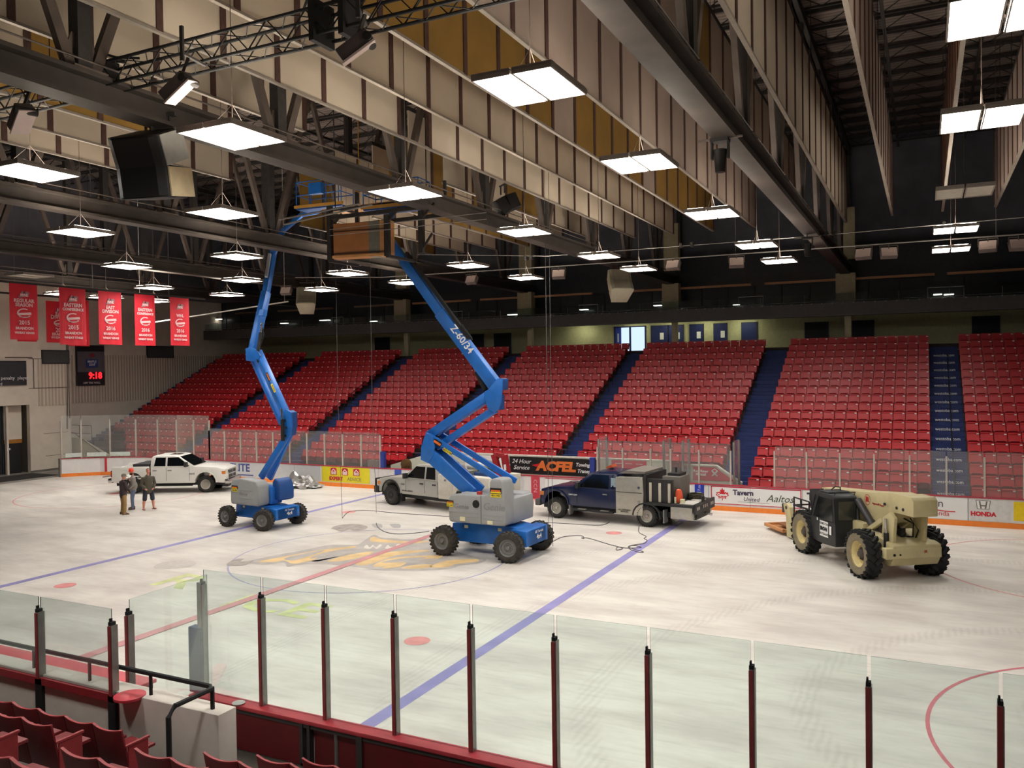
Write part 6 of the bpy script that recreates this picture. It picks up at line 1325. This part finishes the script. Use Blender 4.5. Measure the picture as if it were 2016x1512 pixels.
# fork carriage near the ice
MB().bx(3.6, 3.7, -.6, .42, .12, .62).bx(3.7, 5.2, -.45, -.33, .06, .11).bx(3.7, 5.2, .2, .32, .06, .11).build('fork', cabk, t)
bq = t.location+Matrix.Rotation(ang, 3, 'Z') @ Vector((4.95, -.35, 0))
pl_ = thing('wooden_pallet', 'wooden crate lid resting on the telehandler forks', 'pallet', (bq.x, bq.y, .118), ang)
MB().bx(-.75, .75, -.95, .95, 0, .03).build('board', mat('pallet board', (176, 120, 72), .7, var=.15), pl_)
m = MB(); m.bx(-.75, .75, -.95, -.87, .03, .11).bx(-.75, .75, .87, .95, .03, .11).bx(-.75, -.67, -.95, .95, .03, .11).bx(.67, .75, -.95, .95, .03, .11).bx(-.75, .75, -.04, .04, .03, .11); m.build('batten', mat('pallet batten', (196, 138, 88), .7, var=.1), pl_)
MB().bx(-.5, .3, -.5, .6, .11, .16).build('offcut', mat('dark ply', (130, 84, 50), .7), pl_)
# ================================================================ FOIL HEAP
rnd = random.Random(11)
bm = bmesh.new(); bmesh.ops.create_icosphere(bm, subdivisions=4, radius=1)
from mathutils import noise
for v in bm.verts:
    n_ = noise.noise(v.co*2.1)*.35+abs(noise.noise(v.co*6))*.3+noise.noise(v.co*14)*.1
    sx = 1.05+n_; v.co = Vector((v.co.x*sx*1.15, v.co.y*.55*sx, max(0, v.co.z*(.62+n_*.9)*(1-.35*abs(v.co.x)))))
me = bpy.data.meshes.new('foil_heap'); bm.to_mesh(me); bm.free(); me.materials.append(mat('crumpled foil', (196, 194, 192), .28, .85, var=.1))
fo = bpy.data.objects.new('foil_heap', me); COL.objects.link(fo); fo.location = (-13.5, 12.0, 0); tag(fo, 'crumpled silver foil sheet heaped on the ice by the boards', 'foil')
# ================================================================ PEOPLE
def _ball():
    bm = bmesh.new(); bmesh.ops.create_icosphere(bm, subdivisions=2, radius=1)
    v = [q.co.copy() for q in bm.verts]; f = [tuple(x.index for x in q.verts) for q in bm.faces]; bm.free(); return v, f
BV, BF = _ball()
def skin(name, chains, m, parent, lv=2):
    """one continuous surface grown round joint chains of (point, radius or (side radius, depth radius))"""
    b = MB(); fine = name == 'body'
    def ell(P, r): b.add([(P[0]+v.x*r[1], P[1]+v.y*r[0], P[2]+v.z*(min(r)*.55+max(r)*.45)) for v in BV], BF)
    for ch in chains:
        q = [(Vector(P), (r if isinstance(r, tuple) else (r, r))) for P, r in ch]
        for (P, r), (Q, u) in zip(q, q[1:]):
            L = (Q-P).length; n_ = max(2, int(L/(min(min(r), min(u))*.45)))
            for k in range(n_+1):
                t = k/n_; ell(P.lerp(Q, t), (r[0]+(u[0]-r[0])*t, r[1]+(u[1]-r[1])*t))
    me = bpy.data.meshes.new(name); me.from_pydata(b.v, [], b.f)
    o = bpy.data.objects.new(name, me); COL.objects.link(o)
    rm = o.modifiers.new('r', 'REMESH'); rm.mode = 'VOXEL'; rm.voxel_size = .0065 if fine else .013; rm.use_smooth_shade = True
    sm = o.modifiers.new('s', 'SMOOTH'); sm.factor = .5; sm.iterations = 3 if fine else 6
    dg = bpy.context.evaluated_depsgraph_get(); m2 = bpy.data.meshes.new_from_object(o.evaluated_get(dg))
    bpy.data.objects.remove(o); bpy.data.meshes.remove(me)
    for p in m2.polygons: p.use_smooth = True
    m2.materials.clear(); m2.materials.append(m)
    q = bpy.data.objects.new(name, m2); COL.objects.link(q); q.parent = parent; return q
sk_ = mat('skin', (206, 140, 116), .55, var=.04)
def head(t, c, face_dir, hair, hairm, hat=None, hatm=None, tilt=0, beard=None):
    """head centre c, facing direction in the local xy plane (angle), tilt back"""
    M = Matrix.Translation(c) @ Matrix.Rotation(face_dir, 4, 'Z') @ Matrix.Rotation(tilt, 4, 'Y')   # local +x is forward
    def T(m): m.v = [tuple(M @ Vector(v)) for v in m.v]; return m
    prof = [(0, -.125), (.035, -.12), (.058, -.085), (.07, -.04), (.077, .01), (.078, .05), (.066, .09), (.04, .115), (0, .122)]
    h = MB(); h.lathe(prof, 20, (0, 0, 0), 'z'); h.v = [(v[0]*1.2+(.02 if v[2] < -.05 and v[0] > 0 else 0), v[1], v[2]) for v in h.v]
    h.add([(.085, -.012, .012), (.085, .012, .012), (.122, 0, -.028), (.09, -.018, -.032), (.09, .018, -.032)], [(0, 1, 2), (0, 2, 3), (1, 4, 2), (3, 2, 4), (0, 3, 4, 1)])
    for s in (-1, 1): h.lathe([(0, 0), (.022, .004), (.026, .012), (0, .018)] if s > 0 else [(0, 0), (.022, -.004), (.026, -.012), (0, -.018)], 10, (-.005, s*.074, -.01), 'y')
    for s in (-1, 1):
        T(MB().lathe([(0, -.008), (.009, -.004), (.011, 0), (.009, .004), (0, .008)], 10, (.086, s*.03, .012), 'x')).build('eye', mat('dark eye', (40, 30, 28), .3), t, smooth=True)
        T(MB().bar((.088, s*.014, .034), (.08, s*.048, .034), .012, .008)).build('eyebrow', mat('dark brow', (74, 50, 40), .9), t)
    T(MB().bar((.098, -.024, -.064), (.098, .024, -.064), .012, .008)).build('mouth', mat('lip', (160, 88, 80), .6), t)
    return T, h
def person(loc, rz, lab, S):
    t = thing('person', lab, 'person', loc, rz); return t
def hand(cb, wr, d, up, s):
    """five fingers from the wrist wr along d, up = back of hand, thumb on side s; returns chains"""
    d = Vector(d).normalized(); up = Vector(up).normalized(); sd = d.cross(up)*s
    wr = Vector(wr); pm = wr+d*.05; ch = [[(tuple(wr), (.026, .02)), (tuple(pm), (.034, .017)), (tuple(wr+d*.085), (.036, .015))]]
    kn_ = wr+d*.085
    for i, (o, L) in enumerate(((-.027, .062), (-.009, .072), (.009, .068), (.027, .052))):
        a = kn_+sd*-o*1.0; b = a+d*L*.55-up*L*.18; c = b+d*L*.3-up*L*.35
        ch.append([(tuple(kn_), (.036, .015)), (tuple(a+d*.012), .0095), (tuple(b), .0085), (tuple(c), .007)])
    a = wr+d*.03+sd*.03; ch.append([(tuple(pm), (.034, .017)), (tuple(a), .012), (tuple(a+d*.03+sd*.018-up*.01), .0095), (tuple(a+d*.055+sd*.018-up*.02), .0085)])
    return ch
def legs(t, name, m, hipz, hips, knees, ankles, r, parent=None):
    H = (0, 0, hipz+.16); ch = [[(H, (.16, .12)), ((0, 0, hipz+.0), (.165, .13))]]
    for hp, k, a in zip(hips, knees, ankles): ch.append([((0, 0, hipz), (.15, .12)), (hp, r[0]), (k, r[1]), (a, r[2])])
    return skin(name, ch, m, t)
def torso(t, name, m, pts, arms): return skin(name, [pts]+arms, m, t)
def shoe(t, p, ang, m, name='shoe', L=.29, flat=False):
    M = Matrix.Translation(p) @ Matrix.Rotation(ang, 4, 'Z')
    k = MB()
    if flat: k.prism([(-.1, 0), (L-.1, 0), (L-.1, .02), (-.1, .02)], -.045, .045, 'y'); k.tube([(.12, 0, .03), (.06, .04, .06), (.0, .045, .02)], .008); k.tube([(.12, 0, .03), (.06, -.04, .06), (.0, -.045, .02)], .008)
    else: k.prism([(-.1, 0), (L-.1, 0), (L-.09, .04), (L-.16, .075), (.05, .1), (-.09, .12)], -.048, .048, 'y')
    k.v = [tuple(M @ Vector(v)) for v in k.v]; return k.build(name, m, t, bev=0 if flat else .018)
# local frame: x to the figure's right in the photo is handled by rz; +x forward
Pd = at(240, 1013, 2, 0)
# -- 1: dark jacket, tan trousers, grey cap, seen from behind left, phone hand raised
a1 = math.atan2(.85, .25)
t = person((Pd.x+.05, Pd.y+.05, 0), a1, 'person in dark jacket, tan work trousers and grey cap, hand at face', 1)
jk = mat('dark brown jacket', (58, 46, 48), .85, var=.15, scale=5); tp = mat('tan trousers', (150, 118, 76), .85, var=.1); boot = mat('brown boot', (96, 72, 56), .8)
skin('body', [[((0, 0, .98), (.1, .07)), ((0, 0, 1.2), (.13, .09)), ((.0, 0, 1.4), (.13, .09)), ((.0, 0, 1.5), .055), ((.02, 0, 1.58), .055)],
              [((0, 0, 1.4), (.12, .08)), ((0, -.2, 1.4), .055), ((.05, -.26, 1.15), .045), ((.26, -.16, 1.28), .035), ((.25, -.1, 1.47), .025)],
              [((0, 0, 1.4), (.12, .08)), ((0, .2, 1.4), .055), ((.02, .27, 1.14), .045), ((.2, .2, 1.0), .03)],
              [((0, 0, .98), (.1, .07)), ((0, -.1, .9), .07), ((.0, -.12, .5), .07), ((-.02, -.13, .1), .05)], [((0, 0, .98), (.1, .07)), ((0, .1, .9), .07), ((.02, .12, .5), .07), ((0, .13, .1), .05)]]
     + hand(None, (.25, -.1, 1.47), (-.2, .1, 1), (1, 0, 0), 1) + hand(None, (.2, .2, 1.0), (1, -.2, -.5), (0, 0, 1), -1), sk_, t)
skin('jacket', [[((0, 0, .84), (.19, .15)), ((0, 0, .93), (.2, .15)), ((0, 0, 1.1), (.19, .14)), ((0, 0, 1.34), (.2, .13)), ((0, 0, 1.46), (.1, .08))],
                [((0, 0, 1.36), (.1, .09)), ((0, -.21, 1.4), .08), ((.05, -.28, 1.14), .066), ((.26, -.16, 1.28), .065), ((.25, -.12, 1.42), .05)], [((0, 0, 1.36), (.1, .09)), ((0, .21, 1.4), .08), ((.02, .28, 1.13), .066), ((.2, .2, 1.0), .065)]], jk, t)
legs(t, 'trousers', tp, .9, [(0, -.1, .82), (0, .1, .82)], [(.01, -.13, .48), (.03, .13, .48)], [(-.02, -.14, .08), (0, .14, .08)], [.105, .085, .078])
shoe(t, (-.02, -.14, 0), -.3, boot); shoe(t, (0, .14, 0), .1, boot)
T, hd = head(t, (.05, 0, 1.67), 0, None, None, tilt=.1); T(hd).build('head', sk_, t, smooth=True)
c = MB(); c.lathe([(.088, -.01), (.092, .05), (.07, .11), (0, .135)], 20, (0, 0, 0), 'z'); c.v = [(v[0]*1.2-.01, v[1], v[2]) for v in c.v]; c.prism([(.07, -.06), (.18, -.045), (.18, .045), (.07, .06)], .0, .015, 'z'); T(c).build('cap', mat('grey cap', (120, 116, 104), .8), t, smooth=True)
# -- 2: orange hard hat, grey hooded top, jeans
Pd = at(262, 1003, 2, 0); a2 = math.atan2(-.5, -.3)
t = person((Pd.x-.1, Pd.y+.1, 0), a2, 'person in orange hard hat, grey sweatshirt and blue jeans', 1)
gh = mat('grey sweatshirt', (150, 142, 136), .85, var=.08, scale=5); jn = mat('blue jeans', (104, 116, 142), .85, var=.1)
skin('body', [[((0, 0, 1.0), (.1, .07)), ((0, 0, 1.22), (.13, .09)), ((.0, 0, 1.42), (.13, .09)), ((.0, 0, 1.52), .055), ((.02, 0, 1.6), .055)],
              [((0, 0, 1.42), (.12, .08)), ((0, -.2, 1.42), .055), ((0, -.27, 1.15), .045), ((.16, -.2, 1.0), .03)], [((0, 0, 1.42), (.12, .08)), ((0, .2, 1.42), .055), ((0, .27, 1.15), .045), ((.18, .2, 1.0), .03)],
              [((0, 0, 1.0), (.1, .07)), ((0, -.1, .92), .07), ((.02, -.12, .5), .07), ((0, -.14, .1), .05)], [((0, 0, 1.0), (.1, .07)), ((0, .1, .92), .07), ((.05, .12, .5), .07), ((.05, .14, .1), .05)]]
     + hand(None, (.16, -.2, 1.0), (.9, .3, -.5), (0, 0, 1), 1) + hand(None, (.18, .2, 1.0), (.9, -.3, -.5), (0, 0, 1), -1), sk_, t)
skin('sweatshirt', [[((0, 0, .86), (.18, .145)), ((0, 0, .95), (.19, .145)), ((0, 0, 1.14), (.185, .14)), ((0, 0, 1.36), (.2, .13)), ((0, 0, 1.48), (.1, .08))],
                    [((0, 0, 1.38), (.1, .09)), ((0, -.21, 1.41), .078), ((0, -.28, 1.14), .062), ((.16, -.2, 1.0), .06)], [((0, 0, 1.38), (.1, .09)), ((0, .21, 1.41), .078), ((0, .28, 1.14), .062), ((.18, .2, 1.0), .06)]], gh, t)
legs(t, 'jeans', jn, .92, [(0, -.1, .84), (0, .1, .84)], [(.03, -.12, .48), (.06, .13, .48)], [(0, -.14, .08), (.05, .15, .08)], [.1, .08, .07])
shoe(t, (0, -.14, 0), -.2, boot); shoe(t, (.05, .15, 0), .25, boot)
T, hd = head(t, (.05, 0, 1.7), .4, None, None, tilt=.12); T(hd).build('head', sk_, t, smooth=True)
c = MB(); c.lathe([(.055, -.13), (.066, -.09), (.07, -.05)], 16, (.012, 0, 0), 'z'); c.v = [(v[0]*1.25, v[1]*1.05, v[2]) for v in c.v]; T(c).build('beard', mat('dark beard', (70, 44, 36), .9), t)
c = MB(); c.lathe([(.13, .025), (.125, .03), (.1, .04), (.098, .09), (.075, .14), (.04, .165), (0, .172)], 24, (0, 0, 0), 'z'); c.v = [(v[0]*1.15, v[1], v[2]) for v in c.v]; c.bx(-.1, .1, -.012, .012, .15, .178); T(c).build('hard_hat', mat('hi-vis orange helmet', (240, 70, 40), .35), t, smooth=True)
# -- 3: olive hooded top, dark shorts, sandals, looking up to the right
Pd = at(291, 1003, 2, 0); a3 = math.atan2(-.35, .85)
t = person((Pd.x, Pd.y+.05, 0), a3, 'person in olive hooded top, navy shorts and sandals looking up', 1)
oh = mat('olive hooded top', (82, 76, 64), .85, var=.1, scale=5); sh = mat('navy shorts', (44, 46, 62), .85)
skin('body', [[((0, 0, 1.0), (.1, .07)), ((0, 0, 1.22), (.13, .09)), ((.0, 0, 1.44), (.13, .09)), ((.0, 0, 1.54), .06), ((.02, 0, 1.62), .058)],
              [((0, 0, 1.44), (.12, .08)), ((0, -.21, 1.43), .055), ((-.03, -.29, 1.16), .045), ((.12, -.2, 1.0), .03)], [((0, 0, 1.44), (.12, .08)), ((0, .21, 1.43), .055), ((-.03, .29, 1.16), .045), ((.12, .2, 1.0), .03)],
              [((0, 0, 1.0), (.1, .07)), ((0, -.12, .9), .07), ((.03, -.17, .52), .075), ((.0, -.2, .34), .07), ((0, -.22, .1), .045), ((.0, -.22, .04), .035), ((.15, -.25, .03), .03)],
              [((0, 0, 1.0), (.1, .07)), ((0, .12, .9), .07), ((.03, .17, .52), .075), ((.0, .2, .34), .07), ((0, .22, .1), .045), ((.0, .22, .04), .035), ((.15, .27, .03), .03)]]
     + hand(None, (.12, -.2, 1.0), (.6, .5, -.6), (.5, -.5, .3), 1) + hand(None, (.12, .2, 1.0), (.6, -.5, -.6), (.5, .5, .3), -1), sk_, t)
skin('hooded_top', [[((0, 0, .86), (.195, .155)), ((0, 0, .96), (.205, .155)), ((0, 0, 1.16), (.2, .155)), ((0, 0, 1.38), (.21, .14)), ((-.03, 0, 1.5), (.12, .1))],
                    [((0, 0, 1.4), (.1, .09)), ((0, -.22, 1.42), .085), ((-.03, -.3, 1.15), .068), ((.12, -.2, 1.0), .065)], [((0, 0, 1.4), (.1, .09)), ((0, .22, 1.42), .085), ((-.03, .3, 1.15), .068), ((.12, .2, 1.0), .065)]], oh, t)
legs(t, 'shorts', sh, .9, [(0, -.12, .82), (0, .12, .82)], [(.015, -.15, .68), (.015, .15, .68)], [(.02, -.17, .48), (.02, .17, .48)], [.115, .105, .105])
for s in (-1, 1): shoe(t, (.0, s*.22, 0), s*-.0-.1*(-s), mat('sandal', (110, 80, 66), .7), 'sandal', flat=True)
T, hd = head(t, (.03, 0, 1.74), -.1, None, None, tilt=-.35); T(hd).build('head', sk_, t, smooth=True)
c = MB(); c.lathe([(.075, .0), (.083, .05), (.07, .1), (.04, .125), (0, .132)], 20, (0, 0, 0), 'z'); c.v = [(v[0]*1.2-.016, v[1], v[2]+.25*max(0, v[0]-.02)) for v in c.v]; T(c).build('hair', mat('short brown hair', (84, 58, 44), .9), t, smooth=True)
